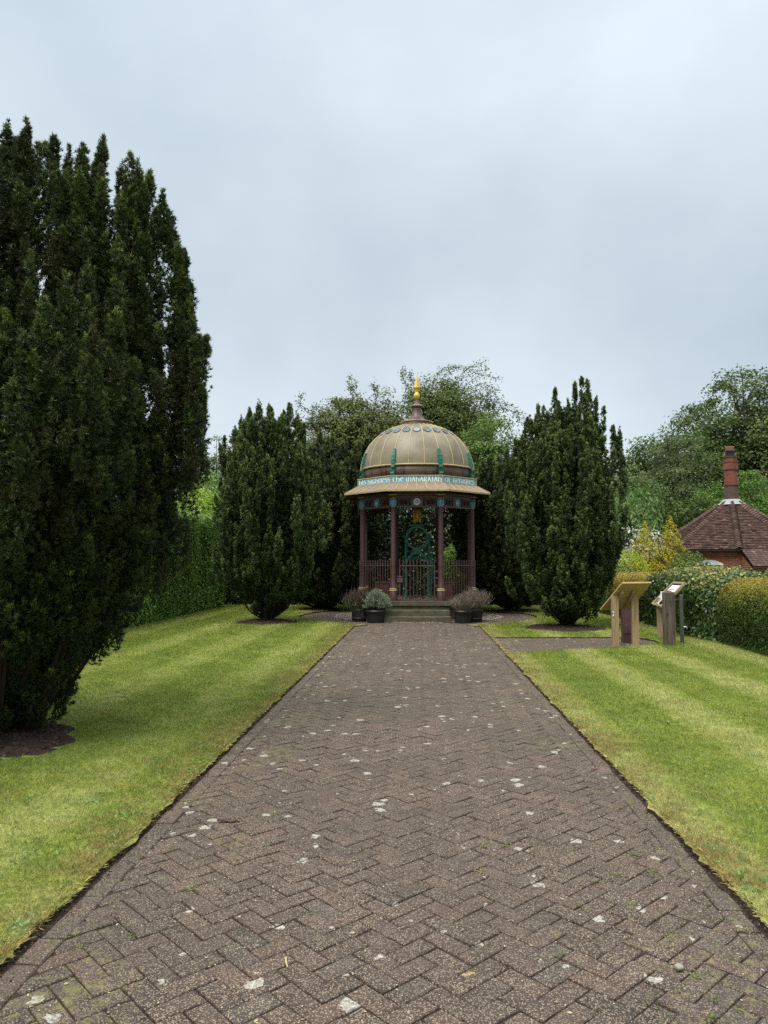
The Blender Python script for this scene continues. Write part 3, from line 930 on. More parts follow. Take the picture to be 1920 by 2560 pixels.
def hedge(name, label, x0, x1, y0, y1, zt, dens, ln, wd, mat, seed, rad=.3, bump=.06, tint_fn=None, n_max=90000, cat='hedge', core=.10, seg_top=None, vis=None, fluff=.03):
    """clipped hedge with rounded shoulders: a leaf skin over a dark filler core, one mesh"""
    r = np.random.default_rng(seed)
    cx, cy, hx, hy = (x0 + x1) / 2, (y0 + y1) / 2, (x1 - x0) / 2, (y1 - y0) / 2
    area = 4 * (hx + hy) * zt + 4 * hx * hy
    n = int(min(n_max, area * dens))
    # sample on a box then round it
    wts = np.array([2 * hy * zt, 2 * hy * zt, 2 * hx * zt, 2 * hx * zt, 4 * hx * hy]); wts /= wts.sum()
    f = r.choice(5, n, p=wts)
    u = r.uniform(-1, 1, n); v = r.random(n)
    P = np.zeros((n, 3))
    P[:, 0] = np.select([f == 0, f == 1], [-hx, hx], u * hx)
    P[:, 1] = np.select([f == 2, f == 3], [-hy, hy], np.where(f == 4, r.uniform(-1, 1, n) * hy, u * hy))
    P[:, 2] = np.where(f == 4, zt, v * zt)
    inner = np.stack([np.clip(P[:, 0], -hx + rad, hx - rad), np.clip(P[:, 1], -hy + rad, hy - rad), np.minimum(P[:, 2], zt - rad)], 1)
    Nn = unit(P - inner + 1e-6)
    P = inner + Nn * rad
    W_ = P + np.array([cx, cy, 0])
    b = snoise(W_, 1.7, seed) * bump + snoise(W_, 5.0, seed + 3) * bump * .5
    P = P + Nn * (b + r.normal(0, fluff, n) - fluff)[:, None]
    hgt = P[:, 2] / zt
    tin = np.clip(.45 + r.normal(0, .18, n) + .12 * snoise(W_, 2.0, seed + 9), 0, 1) if tint_fn is None else tint_fn(W_, hgt, Nn, r)
    V = leafcloud(P, Nn, r, ln, wd, tin)
    if core:
        mb = MB()
        c_ = max(core, rad * .42)
        V2 = []
        prof = [(hx - c_, 0), (hx - c_, zt - rad), (hx - rad * .6 - c_ * .5, zt - rad * .35 - c_ * .6), (hx - rad - c_ * .5, zt - c_)]
        q = []
        K = len(prof)
        ry = lambda d: hy - c_ - (hx - c_ - d)
        for dx_, z_ in prof:
            inset = (hx - c_) - dx_
            yy_ = hy - c_ - inset
            q.append([(-dx_, -yy_, z_), (dx_, -yy_, z_), (dx_, yy_, z_), (-dx_, yy_, z_)])
        VV = []
        for i in range(K - 1):
            for j in range(4):
                VV += [q[i][j], q[i][(j + 1) % 4], q[i + 1][(j + 1) % 4], q[i + 1][j]]
        VV += q[-1]
        VV = np.array(VV)
        V = np.concatenate([V, VV]); tin = np.concatenate([np.repeat(tin, 4), np.zeros(len(VV))])
        mi = np.concatenate([np.zeros(n, int), np.ones(len(VV) // 4, int)])
    else:
        tin = np.repeat(tin, 4); mi = None
    o = soup(name, V, 4, tin, [mat, M['hedge_core']], None, mi)
    o.location = (cx, cy, 0)
    return tag(o, label, cat)


def shrub(name, label, cat, loc, rx, ry, h, n, ln, wd, mat, seed, zbase=0.0, lumps=.12, shell=.25, cone=False, dens_in=.25, droop=0.0, tint_bias=0.0, stem=True, blob_f=3.0, updir=0.0):
    r = np.random.default_rng(seed)
    root = thing(name, label, cat, loc)
    d = unit(r.normal(size=(n, 3)))
    if cone:
        z = 1 - np.sqrt(r.random(n)); rad = (1 - z) ** .85; a = r.uniform(0, 2 * PI, n)
        whorl = (1 + .30 * np.sin(z * 26 + a * 3) + .14 * np.sin(z * 61 + 5 * a)) * r.uniform(.8, 1.1, n)
        rr_ = rad * whorl * (1 - shell * r.random(n) ** 2)
        P = np.stack([rx * rr_ * np.cos(a), ry * rr_ * np.sin(a), zbase + z * (h - zbase)], 1)
        Nn = unit(np.stack([np.cos(a), np.sin(a), np.full(n, .35)], 1))
    else:
        q = 1 - shell * r.random(n) ** 1.6
        bump = 1 + lumps * snoise(d, blob_f, seed) + lumps * .6 * snoise(d, blob_f * 2.3, seed + 2)
        P = d * (q * bump)[:, None]
        zc = zbase + (h - zbase) / 2
        P = P * np.array([rx, ry, (h - zbase) / 2]) + np.array([0, 0, zc])
        Nn = unit(d / np.array([rx, ry, (h - zbase) / 2]))
    P[:, 2] = np.maximum(P[:, 2], .04)
    if updir: Nn = unit(Nn + np.array([0, 0, updir]))
    tin = np.clip(.5 + r.normal(0, .2, n) + .2 * snoise(P, 3.5, seed + 4) + tint_bias, 0, 1)
    soup('leaves', leafcloud(P, Nn, r, ln, wd, tin, .6, droop), 4, np.repeat(tin, 4), mat, root)
    if stem:
        mb = MB(); rr2 = random.Random(seed)
        for k in range(7):
            a = k * .9 + rr2.random()
            mb.tube([(0.03 * math.cos(a), .03 * math.sin(a), -.05), (rx * .25 * math.cos(a), ry * .25 * math.sin(a), h * .35), (rx * .55 * math.cos(a), ry * .55 * math.sin(a), h * .72)], [.035 + .01 * h, .02 + .006 * h, .006], 6, cap=False)
        mb.build('stems', M['bark_grey'], root)
    return root


def broadleaf(label, loc, h, ells, n_clump, per, ln, wd, mat, seed, clump_r=.5, trunk_r=.25, name='broadleaf_tree', group=None, sprays=(), surface=.55, aspect=.6, bark='bark_grey', limb_frac=.35):
    """trunk, limbs to the leaf clumps, leaves as small diamonds. ells: (dx,dy,z,rx,ry,rz) local"""
    r = np.random.default_rng(seed)
    root = thing(name, label, 'tree', loc, 0, group)
    vol = np.array([e[3] * e[4] * e[5] for e in ells]) ** .67; vol /= vol.sum()
    which = r.choice(len(ells), n_clump, p=vol)
    E = np.array(ells)[which]
    d = unit(r.normal(size=(n_clump, 3)))
    q = np.where(r.random(n_clump) < surface, r.uniform(.82, 1.05, n_clump), r.random(n_clump) ** .5 * .85)
    C = E[:, :3] + d * E[:, 3:] * q[:, None]
    cr = clump_r * r.uniform(.6, 1.35, n_clump)
    npc = np.maximum(10, (per * r.uniform(.5, 1.4, n_clump)).astype(int))
    idx = np.repeat(np.arange(n_clump), npc); m = len(idx)
    off = np.clip(r.normal(size=(m, 3)), -1.7, 1.7) * np.array([1, 1, aspect]) * .55
    P = C[idx] + off * cr[idx][:, None]
    nn = unit(off * .6 + d[idx] * .5 + np.array([0, 0, .7]))
    tin = np.clip(.45 + .16 * off[:, 2] + .25 * (r.random(n_clump)[idx] - .5) + r.normal(0, .15, m), 0, 1)
    mb = MB(); rr_ = random.Random(seed)
    top = Vector((ells[0][0] * .6, ells[0][1] * .6, h * .62))
    mb.tube([(0, 0, -.3), (.05, .02, h * .18), (top.x * .4, top.y * .4, h * .38), top], [trunk_r, trunk_r * .8, trunk_r * .6, trunk_r * .25], 9, cap=False)
    sel = r.choice(n_clump, int(n_clump * limb_frac), replace=False)
    for k in sel:
        c_ = Vector(C[k]); s0 = h * rr_.uniform(.22, .55)
        b0 = Vector((top.x * s0 / (h * .62), top.y * s0 / (h * .62), min(s0, c_.z * .8)))
        mid = b0.lerp(c_, .5) + Vector((rr_.gauss(0, .25), rr_.gauss(0, .25), rr_.uniform(-.1, .35))) * (h / 8)
        w0 = trunk_r * rr_.uniform(.16, .34)
        mb.tube([b0, mid, c_, c_ + Vector(d[k]) * cr[k] * .7], [w0, w0 * .6, w0 * .22, .006], 5, cap=False)
    LV = [leafcloud(P, nn, r, ln, wd, tin, .8, .25)]; TT = [np.repeat(tin, 4)]
    for sp in sprays:      # arching leafy shoots: list of points
        pts = [Vector(p) for p in sp]
        fine = []
        for i in range(len(pts) - 1):
            for k in range(6): fine.append(pts[i].lerp(pts[i + 1], k / 6))
        fine.append(pts[-1])
        for _ in range(2):
            fine = [fine[0]] + [(fine[i - 1] + fine[i] * 2 + fine[i + 1]) / 4 for i in range(1, len(fine) - 1)] + [fine[-1]]
        mb.tube(fine, [.018 - .014 * i / len(fine) for i in range(len(fine))], 5, cap=False)
        cs = []
        for i in range(3, len(fine)):
            for k in range(13): cs.append(fine[i] + Vector((rr_.gauss(0, .09), rr_.gauss(0, .09), rr_.gauss(-.03, .09))))
        cs = np.array([tuple(c_) for c_ in cs])
        ti = np.clip(r.normal(.45, .2, len(cs)), 0, 1)
        LV.append(leafcloud(cs, unit(r.normal(size=(len(cs), 3)) + np.array([0, 0, .6])), r, ln * .85, wd * .85, ti, .7, .4)); TT.append(np.repeat(ti, 4))
    mb.build('trunk', M[bark], root)
    soup('crown', np.concatenate(LV), 4, np.concatenate(TT), mat, root)
    return root


# ------------------------------------------------------------------ yews
env_front = [(.14, .20), (.30, .52), (.75, .90), (1.5, 1.20), (2.3, 1.38), (3.1, 1.52), (3.7, 1.48), (4.2, 1.32), (4.6, 1.18), (5.0, .95), (5.35, .62), (5.6, .2)]


def cull_front(tip, r):
    top = (tip[:, 2] > 3.8) & (np.arange(len(tip)) < len(tip) - len(sp_f)) & (r.random(len(tip)) < .25)
    return ((tip[:, 0] > -.5) | (r.random(len(tip)) < .45)) & ~top


sp_f = []
for px_, py_, dy_, L_s, w_s in ((65, 300, -.2, 2.2, .17), (40, 340, .1, 2.0, .15), (14, 345, -.1, 2.0, .15), (92, 362, .05, 1.8, .13), (135, 340, -.15, 2.2, .17), (172, 366, .1, 2.0, .15), (208, 358, -.2, 2.1, .15),
                             (257, 345, -.1, 2.4, .18), (240, 400, .25, 1.9, .15), (325, 382, -.15, 2.3, .17), (304, 420, .2, 1.9, .14), (345, 410, .05, 1.9, .13), (374, 430, -.1, 2.0, .15), (358, 460, -.3, 1.8, .14), (407, 478, -.1, 2.0, .15), (426, 530, .05, 1.6, .12),
                             (390, 520, .25, 1.8, .15), (444, 610, -.1, 1.6, .11), (461, 622, 0, 1.7, .12), (474, 700, .1, 1.4, .10), (497, 835, -.1, 1.3, .10), (515, 838, .05, 1.3, .10), (505, 960, .1, 1.1, .12), (470, 860, .2, 1.3, .15),
                             (168, 695, -1.25, 1.3, .16), (110, 740, -1.3, 1.2, .15), (230, 820, -1.2, 1.2, .16), (60, 830, -1.35, 1.2, .15), (330, 900, -1.0, 1.2, .16), (290, 780, -.9, 1.2, .15), (30, 950, -1.3, 1.2, .16)):
    q = at(px_, py_ + 14, 6.75 + dy_)
    sp_f.append((q.x + 3.86, dy_, q.z - .03, L_s, w_s))
yew((-3.86, 6.75), env_front, 'tall dark multi-stemmed yew filling the left edge of the lawn, nearest tree', 5, 560, (.7, 1.6), .13, 27, 12, .034, .0090, M['yew_near'], sp_f, cull_front, stems=80, limb_r=.05, fill=7000, fl=.26, fr0=.062, ft=17, fmax=.74, low=150)

env_m = [(.34, .20), (.5, .36), (.75, .64), (1.3, 1.02), (2.0, 1.26), (3.3, 1.34), (4.3, 1.18), (4.9, .98), (5.25, .76), (5.55, .4)]
sp_l = [(-.5, -.2, 5.6, .9, .16), (.75, -.1, 5.5, .9, .16), (-.05, .1, 5.75, .9, .16), (.95, -.2, 5.2, .9, .15), (-.95, 0, 5.15, .9, .15), (-.25, -.2, 5.82, .9, .17), (.55, -.1, 5.78, 1.0, .17), (.35, .2, 5.6, .9, .14), (.1, -.3, 5.62, .9, .16), (-.75, -.1, 5.4, .9, .13), (.8, 0, 5.15, .9, .13), (-1.22, 0, 4.9, .9, .10), (-1.36, .1, 4.7, .9, .10), (0, 0, 5.7, 1.0, .14),
        (1.52, -.3, 3.1, .6, .12), (1.6, -.2, 2.95, .5, .10), (1.5, -.4, 2.4, .5, .10), (-1.55, -.1, 1.3, .4, .09)]
yew((-3.93, 19.45), env_m, 'vase-shaped dark green yew on a round mulch bed, standing left of the domed kiosk', 21, 300, (.6, 1.3), .13, 24, 7, .046, .019, M['yew'], sp_l, stems=50, limb_r=.03, fl=.26, fr0=.058, ft=12)
env_r = [(.30, .22), (.42, .52), (.7, .78), (1.36, 1.06), (2.35, 1.2), (3.35, 1.32), (4.3, 1.14), (4.95, .86), (5.25, .56), (5.45, .25)]
sp_r = [(.42, -.1, 6.05, 1.5, .13), (.58, 0, 6.0, 1.5, .12), (.30, .1, 5.95, 1.4, .11), (-.22, -.1, 5.78, 1.3, .13), (-.14, 0, 5.5, 1.1, .12), (.12, 0, 5.4, 1.0, .11), (-.62, 0, 5.4, 1.1, .14), (-.48, .1, 5.38, 1.0, .12), (-.9, 0, 5.05, 1.0, .13),
        (.78, 0, 5.55, 1.2, .09), (.95, -.1, 5.32, 1.3, .12), (1.18, 0, 4.85, 1.1, .12), (1.34, 0, 4.78, 1.0, .09), (1.42, .1, 4.2, .9, .11), (-1.45, -.2, 1.15, .4, .1)]
yew((3.62, 18.15), env_r, 'yew with spiky upright tips on a mulch bed right of the kiosk', 33, 300, (.6, 1.3), .13, 24, 7, .046, .019, M['yew'], sp_r, stems=50, limb_r=.03, fl=.26, fr0=.058, ft=12)
env_b = [(.2, .5), (.6, 1.0), (1.5, 1.5), (2.6, 1.75), (3.8, 1.75), (4.6, 1.5), (5.2, 1.1), (5.7, .5)]
yew((-3.05, 24.6), env_b, 'dark yew half hidden behind the left shoulder of the kiosk', 41, 260, (.7, 1.4), .17, 18, 6, .085, .028, M['yew_back'], [(-.2, 0, 5.95, 1.0, .14), (.6, 0, 5.75, 1.0, .14), (1.1, 0, 5.55, 1.0, .13), (-.8, 0, 5.8, .9, .13), (.2, 0, 5.8, 1, .13)], stems=70)
env_b2 = [(.2, .4), (.6, .8), (1.5, 1.3), (2.4, 1.6), (3.4, 1.65), (4.1, 1.45), (4.6, 1.05), (5.0, .5)]
yew((3.0, 24.0), env_b2, 'olive-tipped yew between the kiosk and the right-hand spiky yew, farther back', 47, 240, (.7, 1.4), .17, 18, 6, .085, .028, M['yew_back'], [(-.6, 0, 5.0, 1.0, .13), (-.1, 0, 5.15, 1.0, .13), (.5, 0, 5.1, 1.0, .13)], stems=70)

# ------------------------------------------------------------------ hedges


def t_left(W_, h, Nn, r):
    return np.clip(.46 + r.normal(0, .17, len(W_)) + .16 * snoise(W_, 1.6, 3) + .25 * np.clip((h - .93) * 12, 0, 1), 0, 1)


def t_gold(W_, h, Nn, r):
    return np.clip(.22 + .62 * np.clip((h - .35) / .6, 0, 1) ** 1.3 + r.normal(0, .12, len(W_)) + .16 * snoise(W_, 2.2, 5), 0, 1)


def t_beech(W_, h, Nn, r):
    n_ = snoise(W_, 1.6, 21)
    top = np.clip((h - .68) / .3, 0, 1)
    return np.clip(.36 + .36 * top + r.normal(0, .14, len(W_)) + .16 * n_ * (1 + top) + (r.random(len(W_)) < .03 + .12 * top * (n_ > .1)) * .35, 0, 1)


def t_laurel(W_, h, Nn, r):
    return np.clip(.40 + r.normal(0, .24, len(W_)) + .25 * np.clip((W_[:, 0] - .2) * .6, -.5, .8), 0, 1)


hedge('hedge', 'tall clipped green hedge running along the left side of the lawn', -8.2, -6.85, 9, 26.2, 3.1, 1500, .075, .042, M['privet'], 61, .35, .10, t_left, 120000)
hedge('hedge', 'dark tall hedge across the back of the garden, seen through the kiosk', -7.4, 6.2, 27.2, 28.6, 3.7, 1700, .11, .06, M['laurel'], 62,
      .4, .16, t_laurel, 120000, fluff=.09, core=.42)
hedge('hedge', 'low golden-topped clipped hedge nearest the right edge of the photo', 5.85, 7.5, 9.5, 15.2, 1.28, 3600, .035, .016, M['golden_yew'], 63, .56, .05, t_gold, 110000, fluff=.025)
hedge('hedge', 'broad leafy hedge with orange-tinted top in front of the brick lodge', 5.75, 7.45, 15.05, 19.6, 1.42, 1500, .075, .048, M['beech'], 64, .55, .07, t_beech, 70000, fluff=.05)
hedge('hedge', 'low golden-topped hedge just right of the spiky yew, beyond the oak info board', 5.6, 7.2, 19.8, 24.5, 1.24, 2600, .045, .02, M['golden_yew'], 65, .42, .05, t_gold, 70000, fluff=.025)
shrub('garden_shrub', 'bright green rounded shrub seen through the right side of the kiosk', 'shrub', (1.55, 25.6, 0), .85, .6, 2.3, 5000, .085, .05, M['midgreen'], 71, .1, .15)
shrub('garden_shrub', 'lime green leafy shrub spilling over the left hedge', 'shrub', (-8.5, 28.6, 0), 1.7, 1.2, 4.35, 9000, .14, .06, M['lime'], 72, .3, .10, droop=.4)
shrub('garden_shrub', 'mid green bush behind the lime shrub beyond the left hedge', 'shrub', (-9.6, 32, 0), 2.2, 1.6, 5.6, 8000, .14, .06, M['midgreen'], 73, .3, .14, droop=.3)
shrub('clipped_bush', 'smooth lime-yellow clipped dome beside the spiky yew', 'shrub', (6.55, 24.3, 0), 1.0, .9, 1.98, 9000, .05, .025, M['lime_dome'], 74, .0, .03, shell=.08)
shrub('clipped_bush', 'grey-green low rounded bush in front of the lime dome', 'shrub', (6.25, 22.9, 0), .6, .5, 1.48, 2500, .05, .03, M['alder'], 75, .0, .08, shell=.15)
shrub('golden_conifer', 'shorter golden conifer on the left of the yellow pair', 'tree', (8.05, 26.6, 0), 1.05, .9, 3.05, 7000, .09, .03, M['goldcon'], 76, .1, shell=.45, cone=True, updir=.5)
shrub('golden_conifer', 'taller pointed golden conifer nearest the brick lodge', 'tree', (8.8, 26.2, 0), 1.05, .9, 3.25, 8000, .09, .03, M['goldcon'], 77, .1, shell=.45, cone=True, updir=.5)
shrub('garden_shrub', 'dark leafy shrub between the golden conifer and the lodge wall', 'shrub', (8.75, 24.2, 0), .75, .6, 1.95, 3000, .075, .045, M['darktree'], 78, .1, .15)
shrub('garden_shrub', 'tall shrub with long drooping leaves above the golden conifers', 'shrub', (8.15, 29.2, 0), 1.5, 1.0, 4.6, 4200, .24, .05, M['strap'], 79, .5, .2, droop=.9, shell=.4)
shrub('flowering_shrub', 'shrub of white flower clusters behind the golden conifers', 'shrub', (7.75, 27.6, 0), 1.3, .6, 2.85, 700, .10, .08, M['flower'], 80, 1.5, .2, shell=.3)
shrub('clipped_bush', 'bright green clipped column at the right edge in front of the lodge porch', 'shrub', (8.75, 18.2, 0), .55, .5, 1.62, 4500, .05, .025, M['fresh'], 81, .0, .03, shell=.08)

# ------------------------------------------------------------------ background trees


def sprayset(base, ends, rise=.5):
    o = []
    for e in ends:
        b_, e_ = Vector(base), Vector(e)
        mid = b_.lerp(e_, .5) + Vector((0, 0, rise))
        o.append([b_, mid, b_.lerp(e_, .8) + Vector((0, 0, rise * .7)), e_])
    return o


p = at(880, 1100, 31)
loc_c = (p.x, 31, 0)
def rel(px, py, Y, loc):
    q = at(px, py, Y); return (q.x - loc[0], q.y - loc[1], q.z - loc[2])
broadleaf('brownish wispy cherry tree rising behind the left side of the dome', loc_c, 8.5,
          [(.1, 0, 6.6, 2.3, 1.8, 1.9), (1.1, 0, 7.3, 1.5, 1.5, 1.5), (-1.3, 0, 6.2, 1.6, 1.4, 1.5), (-.2, 0, 7.4, 1.2, 1.2, 1.2)], 480, 80, .10, .06, M['cherry'], 91, .42, .2, surface=.5, limb_frac=.6, bark='bark',
          sprays=[[(-.8, 0, 5.5), rel(800, 1040, 31, loc_c), rel(745, 1010, 31, loc_c), rel(755, 985, 31, loc_c)],
                  [(-.4, 0, 5.8), rel(830, 1030, 31, loc_c), rel(785, 1012, 31, loc_c), rel(778, 1045, 31, loc_c)],
                  [(.2, 0, 6.2), rel(890, 1010, 31, loc_c), rel(872, 970, 31, loc_c), rel(874, 940, 31, loc_c)],
                  [(.3, 0, 6.2), rel(905, 1000, 31, loc_c), rel(880, 975, 31, loc_c), rel(890, 960, 31, loc_c)],
                  [(.1, 0, 6.2), rel(850, 1010, 31, loc_c), rel(838, 1000, 31, loc_c), rel(832, 1003, 31, loc_c)],
                  [(.6, 0, 6.6), rel(945, 985, 31, loc_c), rel(940, 972, 31, loc_c), rel(932, 960, 31, loc_c)]])
p = at(1110, 1100, 33); loc_w = (p.x, 33, 0)
W_ = lambda x, y: rel(x, y, 33, loc_w)
broadleaf('windswept olive green tree with long arching shoots behind the dome finial', loc_w, 10,
          [(0, 0, 6.8, 2.1, 1.8, 2.2), (-.5, 0, 8.3, 1.5, 1.3, 1.4), (.9, 0, 7.9, 1.5, 1.2, 1.5), (.1, 0, 8.6, 1.2, 1.1, 1.1)], 560, 90, .10, .06, M['windswept'], 92, .42, .25, surface=.5, limb_frac=.4,
          sprays=[[(.2, 0, 7.6), W_(1130, 960), W_(1175, 915), W_(1214, 903)], [(.4, 0, 7.4), W_(1150, 975), W_(1200, 935), W_(1250, 948)], [(.3, 0, 7.2), W_(1150, 985), W_(1205, 955), W_(1246, 975)],
                  [(.2, 0, 7.8), W_(1100, 950), W_(1135, 915), W_(1180, 925)], [(0, 0, 7.8), W_(1080, 950), W_(1110, 918), W_(1150, 920)], [(.5, 0, 7.0), W_(1200, 1000), W_(1275, 1010), W_(1312, 1040)],
                  [(.6, 0, 6.6), W_(1230, 1015), W_(1290, 1030), W_(1300, 1055)], [(-.7, 0, 8), W_(1020, 970), W_(1005, 940), W_(1010, 925)], [(-.6, 0, 8), W_(1040, 970), W_(1028, 945), W_(1024, 933)],
                  [(.2, 0, 7.7), W_(1120, 970), W_(1185, 930), W_(1220, 922)], [(.3, 0, 7.3), W_(1160, 990), W_(1215, 965), W_(1240, 990)]])
p = at(1225, 1100, 29.5)
broadleaf('fresh light green tree between the dome and the spiky yew', (p.x, 29.5, 0), 7.4,
          [(0, 0, 5.9, 1.1, 1.0, 1.5), (-.5, 0, 5.2, 1.2, 1.0, 1.5), (.3, 0, 4.6, 1.1, 1, 1.3)], 240, 95, .10, .055, M['fresh'], 93, .4, .14, surface=.55)
p = at(530, 1150, 46)
broadleaf('pale airy tree far off beyond the left hedge', (p.x, 46, 0), 9.8, [(0, 0, 7.4, 1.9, 1.8, 2.3), (.4, 0, 6, 2.2, 2, 2)], 130, 55, .16, .09, M['pale'], 94, .5, .2, surface=.5, limb_frac=.6)
p = at(1870, 1150, 50)
broadleaf('largest broad-crowned tree at the far right above the chimney', (p.x, 50, 0), 15.5,
          [(0, 0, 10.6, 3.6, 3.5, 3.6), (-2.6, 0, 9.3, 2.6, 2.6, 2.6), (2.6, 0, 10.4, 3.2, 3, 3.2), (0, 0, 7, 5, 4, 3)], 560, 90, .20, .12, M['bigtree'], 95, .75, .45, surface=.75, limb_frac=.3)
p = at(1660, 1150, 47)
broadleaf('dark green tree behind the grey-green one, left of the chimney', (p.x, 47, 0), 11,
          [(0, 0, 7.6, 2.3, 2, 2.0), (-1.3, 0, 6.5, 1.7, 1.7, 1.8), (1.6, 0, 7.6, 1.6, 1.6, 1.9)], 260, 85, .18, .10, M['darktree'], 96, .6, .3, surface=.65)
p = at(1700, 1200, 41)
broadleaf('grey-green fine-leaved tree standing left of the lodge chimney', (p.x, 41, 0), 9.5,
          [(0, 0, 5.8, 1.7, 1.6, 3.0), (0, 0, 3.6, 2.2, 1.8, 2.6)], 330, 75, .12, .07, M['alder'], 97, .5, .22, surface=.5, limb_frac=.5)
p = at(1585, 1200, 44)
broadleaf('light thin-crowned tree peeping out right beside the spiky yew', (p.x, 44, 0), 7.6, [(0, 0, 5.6, 1.5, 1.3, 1.6), (0, 0, 3.6, 1.8, 1.3, 1.8)], 110, 60, .15, .08, M['pale'], 98, .45, .15, surface=.5)
p = at(1780, 1220, 39)
broadleaf('dense bright green bushy tree left of the chimney stack', (p.x, 39, 0), 6.2, [(0, 0, 4.3, 1.0, 1, 1.5), (-.5, 0, 3.3, 1.1, 1, 1.5)], 150, 90, .12, .07, M['midgreen'], 99, .42, .15, surface=.75)
p = at(1868, 1210, 39)
broadleaf('dense bright green bushy tree right behind the chimney stack', (p.x, 39, 0), 6.6, [(0, 0, 4.7, .9, .9, 1.5), (.3, 0, 3.2, 1.1, 1, 1.6)], 150, 90, .12, .07, M['midgreen'], 100, .42, .15, surface=.75)
p = at(1915, 1250, 43)
broadleaf('dull olive tree at the right edge behind the lodge roof', (p.x, 43, 0), 7, [(0, 0, 4.6, 2.0, 1.6, 2.0), (1, 0, 3, 2.4, 2, 2)], 200, 80, .15, .08, M['alder'], 101, .5, .2, surface=.6)
p = at(1600, 1300, 38)
broadleaf('deep green tree filling the gap above the golden conifers', (p.x, 38, 0), 6.4, [(0, 0, 3.6, 2.2, 1.5, 2.4), (2.0, 0, 3.0, 2.0, 1.5, 2.2)], 240, 80, .14, .08, M['darktree'], 102, .5, .2, surface=.6)

# ------------------------------------------------------------------ the domed kiosk
K = thing('domed_kiosk', 'octagonal maroon kiosk with a brown dome and blue name band on a stone plinth', 'kiosk', (0, YC, 0))


def octo(a, rot=0.0):
    R_ = a / math.cos(PI / 8)
    return [(R_ * math.cos(PI / 8 + k * PI / 4 + rot), R_ * math.sin(PI / 8 + k * PI / 4 + rot)) for k in range(8)]


A_COL = 1.585
mb = MB(); mb.prism(octo(1.66), 0, .418); mb.prism(octo(1.80), .42, .53)
mb.box((0, -1.79, .475), (1.86, .20, .114)); mb.box((0, -1.76, .208), (1.72, .16, .414))
mb.build('plinth', M['stone'], K)
mb = MB()
rr = random.Random(4)
for (w_, y0, y1, h_) in ((1.80, -2.40, -2.10, .155), (1.76, -2.10, -1.84, .312)):
    P = [(-w_ / 2, y0), (-.3, y0 + .004), (.25, y0 - .003), (w_ / 2, y0 + .004), (w_ / 2, y1), (-w_ / 2, y1)]
    n = len(P)
    V = [(x, y, 0) for x, y in P] + [(x, y, h_ - .014) for x, y in P] + [(x * .992, y + (.012 if y < y1 - .01 else 0), h_ + rr.gauss(0, .002)) for x, y in P]
    Fc = [tuple(range(2 * n, 3 * n))] + [(i, (i + 1) % n, n + (i + 1) % n, n + i) for i in range(n)] + [(n + i, n + (i + 1) % n, 2 * n + (i + 1) % n, 2 * n + i) for i in range(n)]
    mb.add(V, Fc)
mb.build('steps', M['stone'], K)

# columns
prof_shaft = [(.108, .53), (.110, .60), (.106, .80), (.078, .84), (.074, 1.2), (.063, 3.13)]
base0 = octo(A_COL)
sm = MB(); sm.lathe(prof_shaft, 20)
rm = MB(); rm.lathe([(.108, .802), (.118, .81), (.118, .825), (.108, .833)], 20)
rm2 = MB(); rm2.lathe([(.094, .845), (.104, .852), (.104, .866), (.088, .874)], 20)
cm = MB(); cm.lathe([(.064, 3.14), (.078, 3.145), (.082, 3.20), (.094, 3.285), (.104, 3.30), (.104, 3.31), (.08, 3.312)], 16, smooth=False)
for k in range(8):
    a_ = k * PI / 4
    cm.box((math.cos(a_) * .088, math.sin(a_) * .088, 3.225), (.030, .018, .13), a_ + PI / 2, mi=1)
gm = MB(); gm.lathe([(.062, 3.118), (.080, 3.122), (.080, 3.138), (.064, 3.142)], 20)
gm2 = MB(); gm2.lathe([(.10, 3.335), (.112, 3.34), (.112, 3.352), (.10, 3.356)], 20)
gm3 = MB(); gm3.lathe([(.12, 3.425), (.145, 3.432), (.145, 3.450), (.12, 3.455)], 20)
nm = MB(); nm.lathe([(.085, 3.31), (.10, 3.34), (.085, 3.36), (.085, 3.40), (.115, 3.43), (.115, 3.47)], 20)
proto = None
for k, (x, y) in enumerate(base0):
    if proto is None:
        c0 = sm.build('column', M['maroon'], K)
        ch = [rm.build('base_ring', M['gold'], c0), rm2.build('base_ring', M['gold'], c0), gm2.build('gilt_ring', M['gold'], c0), gm3.build('gilt_ring', M['gold'], c0), cm.build('capital', [M['capital_blue'], M['blue']], c0), gm.build('gilt_ring', M['gold'], c0), nm.build('neck', M['maroon'], c0)]
        proto = (c0, ch); c_ = c0
    else:
        c_ = proto[0].copy(); COL.objects.link(c_); c_.parent = K
        for q in proto[1]:
            d_ = q.copy(); COL.objects.link(d_); d_.parent = c_
    c_.location = (x, y, 0)


# lettering: uncial strokes on a unit-high grid
def arcp(cx, cy, rx, ry, a0, a1, n=9):
    return [(cx + rx * math.cos(R(a0 + (a1 - a0) * i / n)), cy + ry * math.sin(R(a0 + (a1 - a0) * i / n))) for i in range(n + 1)]


